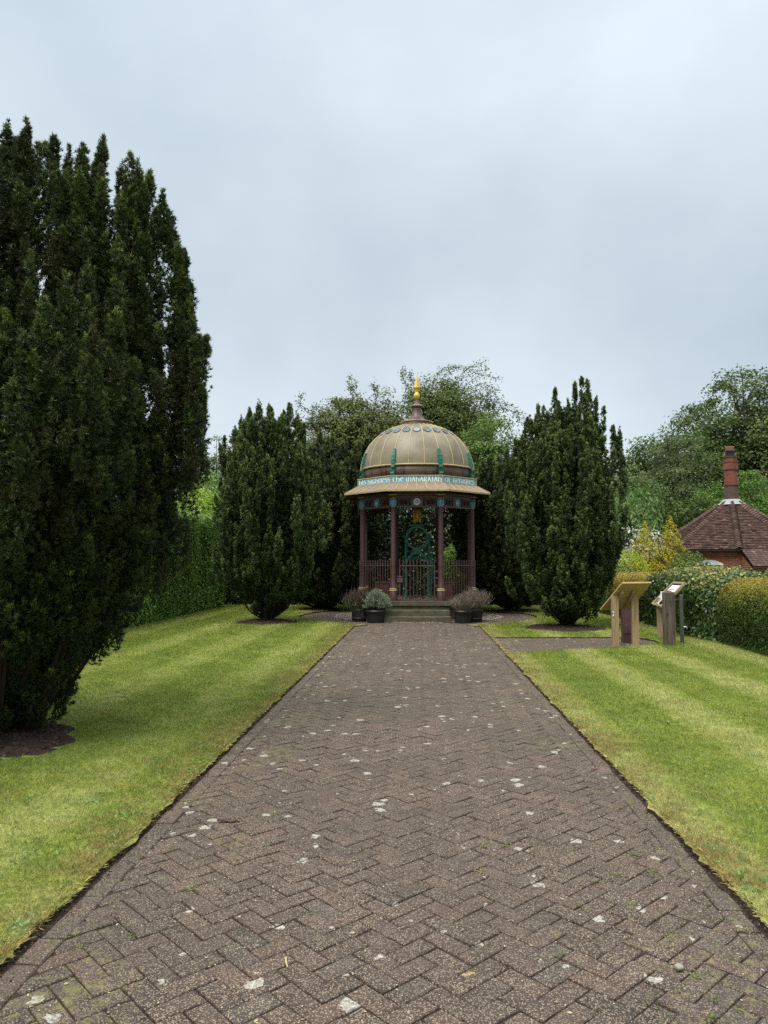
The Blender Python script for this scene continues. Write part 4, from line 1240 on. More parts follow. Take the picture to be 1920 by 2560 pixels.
G = {
    'H': (.62, [[(.10, 1.0), (.10, .0)], [(.10, .50)] + arcp(.34, .38, .24, .22, 120, 0) + [(.56, .08), (.44, -.06)], [(.0, 1.0), (.16, .97)], [(.02, 0), (.2, 0)]]),
    'I': (.26, [[(.12, .92), (.12, .05)], [(.0, .95), (.2, .92)], [(.03, .0), (.24, .03)]]),
    'S': (.52, [arcp(.26, .70, .20, .22, 40, 250) + arcp(.24, .26, .23, .24, 70, -140)]),
    'G': (.62, [arcp(.34, .48, .28, .44, 50, 320), [(.34, .40), (.58, .42)], [(.56, .42), (.54, .04)]]),
    'N': (.64, [[(.10, .90), (.10, .0)], [(.10, .68)] + arcp(.34, .58, .24, .30, 130, 0) + [(.58, .0)], [(.0, .9), (.16, .88)], [(.48, .03), (.66, .03)], [(.02, .02), (.2, .02)]]),
    'E': (.56, [arcp(.34, .48, .28, .45, 60, 310), [(.10, .48), (.46, .50)], arcp(.32, .72, .16, .2, 80, -60)]),
    'T': (.60, [[(.0, .90), (.14, .97), (.44, .88), (.58, .95)], arcp(.36, .42, .22, .42, 110, 290)]),
    'M': (.92, [arcp(.26, .50, .22, .46, 70, 270), [(.46, .92), (.46, .0)], [(.46, .80)] + arcp(.64, .56, .22, .36, 120, 0) + [(.86, .2), (.78, -.03)], [(.26, .04), (.34, .05)]]),
    'A': (.60, [[(.30, .98), (.56, .02)], [(.34, .92), (.06, .02)], [(.14, .36), (.46, .36)], [(.16, 1.0), (.36, .97)]]),
    'R': (.58, [[(.10, .95), (.10, .0)], [(.0, .94)] + arcp(.26, .70, .22, .24, 90, -90) + [(.12, .46)], [(.24, .46), (.54, .0)]]),
    'J': (.34, [[(.22, .95), (.22, .15)] + arcp(.08, .12, .14, .2, 0, -120), [(.08, .95), (.3, .94)]]),
    'O': (.62, [arcp(.31, .48, .27, .46, 0, 360, 18)]),
    'F': (.50, [[(.12, .95), (.12, .0)], [(.0, .94), (.5, .92)], [(.12, .52), (.40, .52)], [(.02, .0), (.22, .0)]]),
    'B': (.56, [[(.10, .95), (.10, .02)], [(.0, .94)] + arcp(.24, .72, .2, .22, 90, -90) + [(.1, .5)], [(.2, .5)] + arcp(.26, .26, .24, .25, 90, -90) + [(.06, .02)]]),
    '1': (.3, [[(.15, .95), (.15, .05)]]),
    '8': (.5, [arcp(.24, .72, .17, .21, 0, 360, 12), arcp(.24, .26, .2, .25, 0, 360, 12)]),
    '6': (.5, [arcp(.24, .28, .2, .26, 0, 360, 12), [(.05, .3), (.12, .7), (.36, .95)]]),
    '3': (.48, [arcp(.22, .72, .19, .22, 130, -90), arcp(.22, .26, .22, .25, 90, -130)]),
    '4': (.52, [[(.36, .0), (.36, .95), (.04, .3), (.5, .3)]]),
    ' ': (.26, []),
}


def words(name, mat, parent, text, x0, x1, z0, h, y, xf, gap=.10, **kw):
    """one mesh per word, spaced along x0..x1"""
    wid = lambda t_: sum(G[c][0] + gap for c in t_) - gap
    tot = wid(text); x = 0
    for wd in text.split(' '):
        a = x0 + (x1 - x0) * x / tot; x += wid(wd)
        b = x0 + (x1 - x0) * x / tot; x += gap + G[' '][0] + gap
        m_ = MB(); lettering(m_, wd, a, b, z0, h, y, xf, gap=gap, **kw)
        m_.build(name, mat, parent)


def lettering(mb, text, x0, x1, z0, h, y, xf, thin=.035, fat=.088, gap=.10):
    tot = sum(G[c][0] + gap for c in text) - gap
    sx_ = (x1 - x0) / (tot * h)
    x = 0
    for c in text:
        wd, strokes = G[c]
        for si, st in enumerate(strokes):
            Lp = []; Rp = []
            for i, p_ in enumerate(st):
                p0_, p1_ = st[max(0, i - 1)], st[min(len(st) - 1, i + 1)]
                dx_, dy_ = p1_[0] - p0_[0], p1_[1] - p0_[1]
                L = math.hypot(dx_, dy_) or 1e-6
                ux, uy = dx_ / L, dy_ / L
                hw = max(thin, fat * abs(math.sin(math.atan2(dy_, dx_) - R(20))))
                Lp.append((p_[0] - uy * hw, p_[1] + ux * hw)); Rp.append((p_[0] + uy * hw, p_[1] - ux * hw))
            d_ = .004 + .0005 * si
            T_ = lambda q_: (x0 + (x + q_[0]) * h * sx_, z0 + q_[1] * h)
            V = []; Fc = []
            for l_, r_ in zip(Lp, Rp):
                (u0, v0), (u1, v1) = T_(l_), T_(r_)
                V += [xf(u0, y, v0), xf(u1, y, v1), xf(u1, y - d_, v1), xf(u0, y - d_, v0)]
            for i in range(len(st) - 1):
                for j in range(4): Fc.append((i * 4 + j, i * 4 + (j + 1) % 4, i * 4 + 4 + (j + 1) % 4, i * 4 + 4 + j))
            e_ = (len(st) - 1) * 4
            Fc += [(0, 1, 2, 3), (e_ + 3, e_ + 2, e_ + 1, e_)]
            mb.add(V, Fc)
        x += wd + gap


# frieze panels
def side_xf(k, a):
    """local frame of octagon side k (0 = facing the camera, going clockwise seen from above to the viewer's right): u right, outward -v"""
    ang = k * PI / 4
    ca_, sa_ = math.cos(ang), math.sin(ang)
    return lambda u, y, z: Vector((u * ca_ + (a + y) * sa_, u * sa_ - (a + y) * ca_, z))


def ringstrip(mb, xf, cx, cz, r0, r1, y0, y1, n=20, sx_=1.0, mi=0, a0=0.0, a1=2 * PI):
    V = []; Fc = []
    for i in range(n + 1):
        a = a0 + (a1 - a0) * i / n
        for r_, y in ((r0, y0), (r1, y0), (r1, y1), (r0, y1)):
            V.append(xf(cx + r_ * math.cos(a) * sx_, y, cz + r_ * math.sin(a)))
    for i in range(n):
        for j in range(4):
            Fc.append((i * 4 + j, i * 4 + (j + 1) % 4, i * 4 + 4 + (j + 1) % 4, i * 4 + 4 + j))
    mb.add(V, Fc, mi)


def xbox(mb, xf, u0, u1, y0, y1, z0, z1, mi=0):
    P = [xf(u, y, z) for z in (z0, z1) for (u, y) in ((u0, y0), (u1, y0), (u1, y1), (u0, y1))]
    mb.add(P, [(3, 2, 1, 0), (4, 5, 6, 7), (0, 1, 5, 4), (1, 2, 6, 5), (2, 3, 7, 6), (3, 0, 4, 7)], mi)


HS = A_COL * math.tan(PI / 8)
for k in range(8):
    xf = side_xf(k, A_COL)
    mb = MB()
    u = HS - .07
    xbox(mb, xf, -u, u, -.03, .03, 3.10, 3.14); xbox(mb, xf, -u, u, -.03, .03, 3.36, 3.42)
    xbox(mb, xf, -.16, .16, -.022, .022, 3.14, 3.36)
    for sg in (-1, 1):
        cxs = sg * (.16 + u) / 2
        for e_ in (-1, 1):
            xbox(mb, xf, *(sorted((cxs + e_ * ((u - .16) / 2 - .012), cxs + e_ * ((u - .16) / 2)))), -.024, .024, 3.14, 3.36)
            ringstrip(mb, xf, cxs + e_ * .075, 3.25, .088, .11, -.02, .02, 18, .82)
            ringstrip(mb, xf, cxs + e_ * .150, 3.25, .09, .108, -.014, .014, 10, .55, a0=(PI / 2 if e_ > 0 else -PI / 2), a1=(PI * 1.5 if e_ > 0 else PI / 2))
    fp = mb.build('frieze_panel', M['maroon'], K)
    if k == 0:
        mb = MB(); ringstrip(mb, xf, 0, 3.25, .072, .092, .02, .034, 28); ringstrip(mb, xf, 0, 3.25, .045, .057, .02, .034, 24); ringstrip(mb, xf, 0, 3.25, .0, .022, .02, .036, 14)
        for q in range(16):
            a = q * PI / 8
            ringstrip(mb, xf, .064 * math.cos(a), 3.25 + .064 * math.sin(a), 0, .008, .02, .034, 6)
        mb.build('rosette', M['white_letter'], fp)
    if k in (1, 7):
        mb = MB()
        pts = [(-.085, .105), (-.03, .095), (0, .11), (.03, .095), (.085, .105), (.075, 0), (.08, -.06), (.03, -.10), (0, -.125), (-.03, -.10), (-.08, -.06), (-.075, 0)]
        V = [xf(x, .022, 3.25 + z) for x, z in pts] + [xf(x, .038, 3.25 + z) for x, z in pts]
        n = len(pts)
        mb.add(V, [tuple(range(n, 2 * n))[::-1], tuple(range(n))] + [(i, (i + 1) % n, n + (i + 1) % n, n + i) for i in range(n)])
        sh_ = mb.build('shield', M['blue'], fp)
        mb = MB(); lettering(mb, '1863' if k == 7 else '1864', -.06, .06, 3.22, .06, .040, lambda u_, y_, z_: xf(u_, .080 - y_, z_), .05, .10)
        mb.build('date', M['white_letter'], fp)

# ceiling plate and cornice
mb = MB(); mb.prism(octo(1.66), 3.425, 3.50)
mb.build('cornice', M['maroon'], K)
# eave roof
mb = MB()
o1, o2, o3 = octo(2.10), octo(1.72), octo(1.60)
V = [(x, y, 3.535) for x, y in o1] + [(x, y, 3.752) for x, y in o2] + [(x, y, 3.495) for x, y in octo(2.095)] + [(x, y, 3.55) for x, y in o3]
Fc = []
for i in range(8):
    j = (i + 1) % 8
    Fc += [(i, j, 8 + j, 8 + i), (16 + i, 16 + j, j, i), (24 + i, 24 + j, 16 + j, 16 + i)]
mb.add(V, Fc[0::3], 0); mb.add(V, Fc[1::3], 1); mb.add(V, Fc[2::3], 2)
rf = mb.build('eave_roof', [M['eave'], M['gold'], M['maroon']], K)
mb = MB()
for k in range(8):
    xo, xi = side_xf(k, 2.10), side_xf(k, 1.72)
    so_, si_ = 2.10 * math.tan(PI / 8), 1.72 * math.tan(PI / 8)
    for q in range(7):
        f = -1 + 2 * q / 6
        if q == 6: continue
        a = xo(so_ * f, 0, 3.545); b = xi(si_ * f, 0, 3.760)
        mb = MB(); mb.bar(a, b, .016, .016); mb.build('eave_rib', M['gold'], rf)
# name band
TXT = {0: 'THE MAHARAJAH', 7: 'HIS HIGHNESS', 1: 'OF BENARES'}
AB = 1.715
hb = AB * math.tan(PI / 8)
for k in range(8):
    xf = side_xf(k, AB)
    mb = MB()
    xbox(mb, xf, -hb + .012, hb - .012, -.03, .0, 3.765, 3.94)
    pn = mb.build('name_panel', M['blue'], K)
    mb = MB()
    xbox(mb, xf, -hb, hb, -.034, .02, 3.94, 3.962); xbox(mb, xf, -hb, hb, -.034, .018, 3.748, 3.765)
    for e_ in (-1, 1): xbox(mb, xf, *sorted((e_ * hb, e_ * (hb - .012))), -.032, .014, 3.765, 3.94)
    mb.build('gilt_trim', M['gold'], pn)
    if k in TXT:
        mar = {0: .03, 7: .05, 1: .10}[k]
        words('lettering', M['white_letter'], pn, TXT[k], -hb + mar, hb - mar, 3.785, .132, .0, (lambda f_: (lambda u_, y_, z_: f_(u_, -y_, z_)))(xf))

# drum, dome, ribs
mb = MB(); mb.lathe([(1.60, 3.93), (1.675, 3.94), (1.675, 4.25), (1.60, 4.27)], 48); mb.build('drum', M['drum'], K)
PROF = [(1.685, 4.28), (1.67, 4.44), (1.63, 4.60), (1.58, 4.735), (1.515, 4.875), (1.425, 5.03), (1.315, 5.16), (1.185, 5.285), (1.05, 5.385), (.88, 5.485), (.70, 5.56), (.47, 5.63)]
mb = MB(); mb.lathe(PROF, 48); dm = mb.build('dome', M['dome'], K)
mb = MB(); mb.lathe([(1.66, 4.245), (1.715, 4.25), (1.73, 4.268), (1.715, 4.286), (1.66, 4.29)], 48); mb.build('gilt_ring', M['gold'], dm)
mb = MB()
mb.tube([(r_ + .006, 0, z) for r_, z in PROF], .0115, 5, cap=False)
o0 = mb.build('dome_rib', M['gold'], dm)
for k in range(24):
    o_ = o0
    if k:
        o_ = o0.copy(); COL.objects.link(o_); o_.parent = dm
    o_.rotation_euler = (0, 0, PI / 8 + k * PI / 12)
# round lights in the crown of the dome
om = MB()
om.lathe([(.0, .022), (.098, .022)], 20); om.lathe([(.098, .0), (.098, .026), (.112, .024), (.116, -.02)], 20, mi=1, cap=False)
zo, ro = 5.325, 1.13
sl_ = math.atan2(5.46 - 5.34, 1.18 - 1.05)
o0 = None
for k in range(24):
    a = k * PI / 12 - PI / 2
    if o0 is None:
        o_ = om.build('round_light', [M['glass_blue'], M['maroon']], dm); o0 = o_
    else:
        o_ = o0.copy(); COL.objects.link(o_); o_.parent = dm
    n_ = Vector((math.cos(a) * math.sin(sl_), math.sin(a) * math.sin(sl_), math.cos(sl_)))
    o_.location = (ro * math.cos(a), ro * math.sin(a), zo)
    o_.rotation_euler = n_.to_track_quat('Z', 'Y').to_euler()
# teal brackets
bm_ = MB()
pr_ = [(1.70, 4.29), (1.695, 4.40), (1.675, 4.52), (1.64, 4.63), (1.605, 4.71)]
for i in range(len(pr_) - 1):
    (r0, z0), (r1, z1) = pr_[i], pr_[i + 1]
    w0 = .062 - .006 * i; w1 = .062 - .006 * (i + 1)
    V = [(r0 - .05, -w0, z0), (r0 + .045, -w0, z0), (r0 + .045, w0, z0), (r0 - .05, w0, z0), (r1 - .05, -w1, z1), (r1 + .038, -w1, z1), (r1 + .038, w1, z1), (r1 - .05, w1, z1)]
    bm_.add(V, [(0, 1, 5, 4), (1, 2, 6, 5), (2, 3, 7, 6)] + ([(4, 5, 6, 7)] if i == 3 else []) + ([(3, 2, 1, 0)] if i == 0 else []))
bm_.tube([(1.62, 0, 4.70), (1.615, 0, 4.74)], [.045, .02], 8)
bm_.box((1.705, 0, 4.11), (.06, .085, .28))
bm_.tube([(1.735, -.05, 4.20), (1.735, .05, 4.20)], .042, 10)
bm_.tube([(1.745, -.055, 4.02), (1.745, .055, 4.02)], .05, 10)
b0 = None
for k in range(8):
    if b0 is None: o_ = bm_.build('bracket', M['teal_carved'], K); b0 = o_
    else:
        o_ = b0.copy(); COL.objects.link(o_); o_.parent = K
    o_.rotation_euler = (0, 0, PI / 8 + k * PI / 4)
# finial
mb = MB()
mb.lathe([(.455, 5.62), (.46, 5.745), (.36, 5.77), (.25, 5.83), (.175, 5.94), (.135, 6.05), (.118, 6.14)], 28)
mb.lathe([(.118, 6.155), (.15, 6.18), (.195, 6.23), (.19, 6.25), (.12, 6.275), (.085, 6.32), (.062, 6.39), (.052, 6.46)], 24)
fn = mb.build('finial_neck', M['maroon_light'], K)
for pf_ in ([(.44, 5.722), (.478, 5.728), (.482, 5.746), (.44, 5.756)], [(.11, 6.138), (.128, 6.143), (.128, 6.152), (.11, 6.157)], [(.19, 6.226), (.203, 6.232), (.203, 6.244), (.19, 6.25)]):
    mb = MB(); mb.lathe(pf_, 28); mb.build('gilt_ring', M['gold'], fn)
mb = MB(); mb.lathe([(.05, 6.45), (.075, 6.475), (.094, 6.53), (.096, 6.565), (.085, 6.61), (.055, 6.65), (.05, 6.67), (.058, 6.70), (.068, 6.745)], 20)
mb.lathe([(.068, 6.745), (.080, 6.755), (.104, 6.80), (.10, 6.815), (.072, 6.93), (.038, 7.07), (.0, 7.21)], 8, smooth=False)
mb.build('gilded_finial', M['gold_bright'], K)

# railings
A_R = 1.665


def picket(mb, xf, u, z0, z1, r_=.009):
    a = xf(u, 0, z0); b = xf(u, 0, z1)
    mb.tube([a, b], r_, 6, cap=False)
    c = (b.x, b.y)
    mb.lathe([(r_, z1 - .12), (.016, z1 - .112), (.016, z1 - .10), (r_, z1 - .09), (r_ * 1.1, z1 - .06), (.018, z1 - .035), (.0, z1 + .03)], 6, c)


for k in range(1, 8):
    xf = side_xf(k, A_R)
    h_ = A_R * math.tan(PI / 8) - .03
    mb = MB()
    xbox(mb, xf, -h_, h_, -.008, .008, 1.488, 1.512); xbox(mb, xf, -h_, h_, -.008, .008, .60, .622)
    for q in range(13): picket(mb, xf, -h_ + .03 + (2 * h_ - .06) * q / 12, .54, 1.64)
    mb.build('railing', M['maroon_light'], K)
xf = side_xf(0, 1.60)
mb = MB()
gw = .48
for q in range(11): picket(mb, xf, -gw + 2 * gw * q / 10, .56, 1.66)
xbox(mb, xf, -gw, gw, -.009, .009, 1.487, 1.513); xbox(mb, xf, -gw, gw, -.009, .009, .56, .585)
for e_ in (-1, 1): xbox(mb, xf, e_ * gw - .012, e_ * gw + .012, -.012, .012, .55, 1.50)
gt = mb.build('gate', M['maroon_light'], K)
mb = MB()
for e_ in (-1, 1):
    mb.bar(xf(-e_ * gw, .016 + .012 * (e_ > 0), 1.48), xf(e_ * gw, .016 + .012 * (e_ > 0), .60), .017, .010)
mb.build('cross_brace', M['maroon_light'], gt)
mb = MB(); xbox(mb, xf, -.55, -.40, -.03, .035, 1.04, 1.16); xbox(mb, xf, -.56, -.40, -.012, .02, 1.19, 1.215); mb.build('lock_box', M['maroon_light'], gt)
mb = MB(); xbox(mb, xf, .46, .60, -.01, .01, 1.15, 1.175); xbox(mb, xf, .46, .60, -.01, .01, 1.33, 1.36); mb.build('hinge', M['maroon_light'], gt)

# pebbles inside the railings
n = 900
a = RNG.uniform(0, 2 * PI, n); r_ = np.sqrt(RNG.uniform(.2, 1.5 ** 2, n))
C = np.stack([r_ * np.cos(a), YC + r_ * np.sin(a), .538 + RNG.uniform(0, .01, n)], 1)
D = unit(RNG.normal(size=(n, 3)) * np.array([1, 1, .5])); Nn = unit(RNG.normal(size=(n, 3)) * .5 + np.array([0, 0, 1])); s_ = RNG.uniform(.03, .07, n)
tag(soup('pebbles', leaves_quads(C, D, Nn, s_, s_ * .8, .35), 4, np.repeat(RNG.random(n), 4), M['gravel']), 'pale pebbles scattered on the kiosk floor behind the gate', 'pebbles', kind='stuff')

def _lift(z):
    return z + (.03 * (min(z, 4.3) - 2.6) if z > 2.6 else 0)


_done = set()


def _walk(o):
    for c_ in [q for q in S.objects if q.parent == o]:
        if c_.location.z > 2.6: c_.location.z = _lift(c_.location.z)
        elif c_.data.name not in _done:
            _done.add(c_.data.name)
            for v in c_.data.vertices: v.co.z = _lift(v.co.z)
        _walk(c_)


_walk(K)
# winding gear inside
WG = thing('winding_gear', 'teal iron well-winding frame with a big ring, standing inside the kiosk', 'well gear', (0, YC, .53))
WX = lambda y0: (lambda u, y, z: Vector((u, y0 - y, z - .53)))
for y0 in (-.18, .22):
    xf = WX(y0)
    mb = MB()
    for e_ in (-1, 1):
        mb.tube([xf(e_ * .345, 0, .53), xf(e_ * .345, 0, .60), xf(e_ * .34, 0, .75), xf(e_ * .34, 0, 2.30)], [.055, .042, .034, .030], 10)
        mb.lathe([(.03, 2.29 - .53), (.07, 2.30 - .53), (.07, 2.315 - .53), (.03, 2.325 - .53)], 12, (e_ * .34, y0))
        mb.lathe([(.03, 1.56 - .53), (.06, 1.57 - .53), (.06, 1.585 - .53), (.03, 1.595 - .53)], 12, (e_ * .34, y0))
    ringstrip(mb, xf, 0, 2.32, .298, .345, -.022, .022, 40)
    ringstrip(mb, xf, 0, 2.32, .288, .312, -.034, .034, 40)
    ringstrip(mb, xf, 0, 1.56, .275, .32, -.022, .022, 24, a0=0, a1=PI)
    # hub plate between ring and arch: concave sided
    pts = []
    for i in range(9): a = R(235 + 70 * i / 8); pts.append((.335 * math.cos(a), 2.32 + .335 * math.sin(a)))
    for i in range(9): a = R(55 + 70 * i / 8); pts.append((.31 * math.cos(a), 1.56 + .31 * math.sin(a)))
    pr2 = [(-.19, 2.04), (-.10, 1.995), (.10, 1.995), (.19, 2.04), (.12, 1.975), (.105, 1.94), (.12, 1.90), (.19, 1.81), (.10, 1.865), (-.10, 1.865), (-.19, 1.81), (-.12, 1.90), (-.105, 1.94), (-.12, 1.975)]
    n = len(pr2)
    V = [xf(x, -.02, z) for x, z in pr2] + [xf(x, .024, z) for x, z in pr2]
    mb.add(V, [tuple(range(n)), tuple(range(n, 2 * n))[::-1]] + [(i, (i + 1) % n, n + (i + 1) % n, n + i) for i in range(n)])
    xbox(mb, xf, -.07, .07, .024, .032, 1.90, 1.96)
    mb.build('frame', M['teal'], WG)
mb = MB()
for e_ in (-1, 1):
    for z in (1.58, 2.30, .9): mb.bar((e_ * .34, -.18, z - .53), (e_ * .34, .22, z - .53), .03)
mb.tube([(-.36, .02, 1.90 - .53), (.40, .02, 1.90 - .53)], .018, 8)
mb.tube([(-.25, .02, 1.72 - .53), (.25, .02, 1.72 - .53)], .05, 12)
mb.build('drum_axle', M['teal'], WG)
mb = MB()
mb.tube([(.40, -.02, 1.93 - .53), (.44, -.05, 1.93 - .53), (.445, -.05, 1.2 - .53), (.43, -.05, .95 - .53)], [.016, .018, .018, .03], 8)
mb.box((.445, -.05, 1.955 - .53), (.10, .06, .05)); mb.tube([(.34, -.05, 1.83 - .53), (.45, -.05, 1.83 - .53)], .012, 6)
mb.build('crank_handle', M['teal'], WG)
mb = MB(); mb.box((0, .02, 2.675 - .53), (.42, .5, .03)); mb.box((0, .02, 2.70 - .53), (.32, .6, .02)); mb.build('top_plate', M['teal'], WG)


def skin_mesh(pts, edges, radii, sub=2):
    me = bpy.data.meshes.new('skin_src'); me.from_pydata(pts, edges, [])
    o = bpy.data.objects.new('skin_src', me); COL.objects.link(o)
    md = o.modifiers.new('skin', 'SKIN')
    for i, r_ in enumerate(radii): me.skin_vertices[0].data[i].radius = r_ if hasattr(r_, '__len__') else (r_, r_)
    me.skin_vertices[0].data[0].use_root = True
    s2 = o.modifiers.new('sub', 'SUBSURF'); s2.levels = sub; s2.render_levels = sub
    dg = bpy.context.evaluated_depsgraph_get()
    res = bpy.data.meshes.new_from_object(o.evaluated_get(dg))
    bpy.data.objects.remove(o)
    return res


# gilded elephant facing the path
EL = thing('elephant_statue', 'gilded elephant statue standing on top of the winding gear under the dome', 'statue', (0, YC - .02, 2.715))
pts = [(0, .18, .27), (0, .02, .28), (0, -.14, .30), (0, -.24, .35), (0, -.31, .36), (0, -.36, .28), (0, -.37, .18), (0, -.36, .08), (0, -.39, .05),
       (-.075, .17, .16), (-.078, .17, .03), (.075, .17, .16), (.078, .17, .03), (-.075, -.14, .16), (-.078, -.145, .03), (.075, -.14, .16), (.078, -.145, .03), (0, .29, .22), (0, .30, .10)]
ed = [(0, 1), (1, 2), (2, 3), (3, 4), (4, 5), (5, 6), (6, 7), (7, 8), (0, 9), (9, 10), (0, 11), (11, 12), (2, 13), (13, 14), (2, 15), (15, 16), (0, 17), (17, 18)]
rd = [.115, .125, .115, .095, .085, .045, .032, .022, .018, .05, .042, .05, .042, .05, .042, .05, .042, .014, .01]
me = skin_mesh(pts, ed, rd)
me.materials.append(M['gold_dark'])
for p_ in me.polygons: p_.use_smooth = True
link('body', me, EL)
for e_ in (-1, 1):
    mb = MB()
    ep = [(.055, .43), (.10, .435), (.125, .38), (.125, .30), (.105, .22), (.085, .20), (.07, .27), (.06, .34)]
    V = [(e_ * x, -.235 + .3 * (x - .055), z) for x, z in ep] + [(e_ * x, -.215 + .3 * (x - .055), z) for x, z in ep]
    n = len(ep)
    mb.add(V, [tuple(range(n)), tuple(range(n, 2 * n))[::-1]] + [(i, (i + 1) % n, n + (i + 1) % n, n + i) for i in range(n)])
    mb.build('ear', M['gold_dark'], EL)
    mb = MB(); mb.tube([(e_ * .05, -.345, .27), (e_ * .062, -.40, .235), (e_ * .06, -.44, .25)], [.013, .010, .003], 7); mb.build('tusk', M['gold'], EL)
mb = MB(); mb.add([(-.07, -.325, .44), (.07, -.325, .44), (.055, -.40, .385), (-.055, -.40, .385), (-.05, -.26, .455), (.05, -.26, .455), (0, -.405, .34)],
                  [(0, 1, 2, 3), (1, 0, 4, 5), (3, 2, 6)]); mb.build('headplate', M['gold'], EL)

# dark red cabinets behind the railing
for (x, y, lab) in ((-.98, -.72, 'dark red metal chest behind the railing left of the gate'), (.80, -.66, 'dark red metal chest behind the column right of the gate')):
    c_ = thing('metal_chest', lab, 'chest', (x, YC + y, .53), 0, 'metal chests inside the kiosk')
    mb = MB(); mb.box((0, 0, .235), (.42, .30, .47)); mb.box((0, -.155, .24), (.36, .012, .38)); mb.build('body', M['red_box'], c_)
    mb = MB(); mb.box((0, -.005, .487), (.46, .34, .03)); mb.build('lid', M['maroon_light'], c_)

# ------------------------------------------------------------------ planters


def barrel(label, x, y, r_, h_, seed):
    o = thing('barrel_planter', label, 'planter', (x, y, .012), seed, 'half barrels by the kiosk steps')
    mb = MB()
    n = 22
    pf = [(r_ * .86, 0), (r_ * .95, h_ * .35), (r_, h_ * .75), (r_ * .99, h_), (r_ * .92, h_), (r_ * .90, h_ - .06)]
    V = []; Fc = []
    for (q, z) in pf:
        for k in range(n * 3):
            s_ = k // 3; f = (k % 3)
            a = 2 * PI * (s_ + (.04, .5, .96)[f]) / n
            V.append((q * math.cos(a) * (1 if f != 1 else 1.004), q * math.sin(a) * (1 if f != 1 else 1.004), z))
    N3 = n * 3
    for i in range(len(pf) - 1):
        for k in range(N3): Fc.append((i * N3 + k, i * N3 + (k + 1) % N3, (i + 1) * N3 + (k + 1) % N3, (i + 1) * N3 + k))
    mb.add(V, Fc); mb.build('staves', M['barrel'], o)
    for z in (h_ * .22, h_ * .80):
        q = r_ * (.86 + .09 * min(1, z / (h_ * .35))) if z < h_ * .35 else r_ * (.995)
        mb = MB(); mb.lathe([(q - .005, z - .022), (q + .007, z - .02), (q + .009, z + .02), (q - .005, z + .022)], 44); mb.build('hoop', M['dark_iron'], o)
    mb = MB(); mb.lathe([(0.0, h_ - .035), (r_ * .91, h_ - .05)], 24); mb.build('compost', M['soil'], o)
    return o


def pot(label, x, y, r_, h_, rz):
    o = thing('plastic_pot', label, 'planter', (x, y, .004), rz, 'black plastic pots by the kiosk steps')
    mb = MB(); mb.lathe([(r_ * .82, 0), (r_ * .90, h_ * .5), (r_ * .905, h_ * .52), (r_ * .94, h_ - .07), (r_, h_ - .06), (r_ * 1.01, h_), (r_ * .95, h_), (r_ * .92, h_ - .08)], 40); mb.build('shell', M['black_plastic'], o)
    mb = MB(); mb.lathe([(0, h_ - .05), (r_ * .93, h_ - .06)], 24); mb.build('compost', M['soil'], o)
    mb = MB()
    for e_ in (-1, 1): mb.box((e_ * (r_ * 1.0), 0, h_ - .03), (.03, .11, .035))
    mb.build('handle', M['black_plastic'], o)


barrel('old half barrel left of the steps, farther left and behind the black pot', -1.56, 20.08, .215, .37, .3)
barrel('old half barrel right of the steps, behind the black pot', 1.53, 20.05, .225, .38, 1.2)
pot('round black plastic pot holding the silvery bush, left of the steps', -1.10, 19.72, .27, .33, .2)
pot('round black plastic pot holding dead twigs, right of the steps', 1.20, 19.68, .255, .33, .7)


def twiggy(name, label, x, y, z, rad, h_, n, mat, seed, leafy=0, leafmat=None, lean=0.0, group=None):
    r = np.random.default_rng(seed)
    root = thing(name, label, 'plant', (x, y, z), 0, group)
    V = []; T = []
    for k in range(n):
        a = r.uniform(0, 2 * PI); s0 = r.uniform(0, .4) * rad
        p0 = np.array([s0 * np.cos(a), s0 * np.sin(a), 0.0])
        e = rad * (r.random() ** .5)
        p2 = np.array([e * np.cos(a + r.normal(0, .4)) + lean * rad, e * np.sin(a) * .8, h_ * (1 - .45 * (e / rad) ** 2) * r.uniform(.65, 1.05)])
        p1 = (p0 + p2) / 2 + np.array([r.normal(0, .04) + (p2[0]) * .2, r.normal(0, .04), h_ * .08])
        m = 6; prev = p0
        ti = r.uniform(.1, 1)
        sd = unit(np.array([r.normal(), r.normal(), 0.0]))
        for i in range(1, m + 1):
            s = i / m; q = (1 - s) ** 2 * p0 + 2 * s * (1 - s) * p1 + s * s * p2 + r.normal(0, .008, 3)
            w0 = .0055 * (1 - .6 * (i - 1) / m); w1 = .0055 * (1 - .6 * i / m)
            V.append([prev - sd * w0, prev + sd * w0, q + sd * w1, q - sd * w1]); T += [ti] * 4
            # side twig
            if i > 2 and r.random() < .75:
                e2 = q + np.array([r.normal(0, .05), r.normal(0, .05), r.uniform(.02, .10)])
                V.append([q - sd * .0028, q + sd * .0028, e2 + sd * .0018, e2 - sd * .0018]); T += [min(1, ti + .1)] * 4
            prev = q
    soup('twigs', np.array(V).reshape(-1, 3), 4, np.array(T), mat, root)
    if leafy:
        P = r.normal(size=(leafy, 3)) * np.array([rad * .45, rad * .4, h_ * .16]) + np.array([-.1 * rad, 0, h_ * .28])
        tn = r.random(leafy)
        soup('leaves', leafcloud(P, unit(r.normal(size=(leafy, 3)) + np.array([0, 0, .5])), r, .04, .022, tn), 4, np.repeat(tn, 4), leafmat, root)
    return root


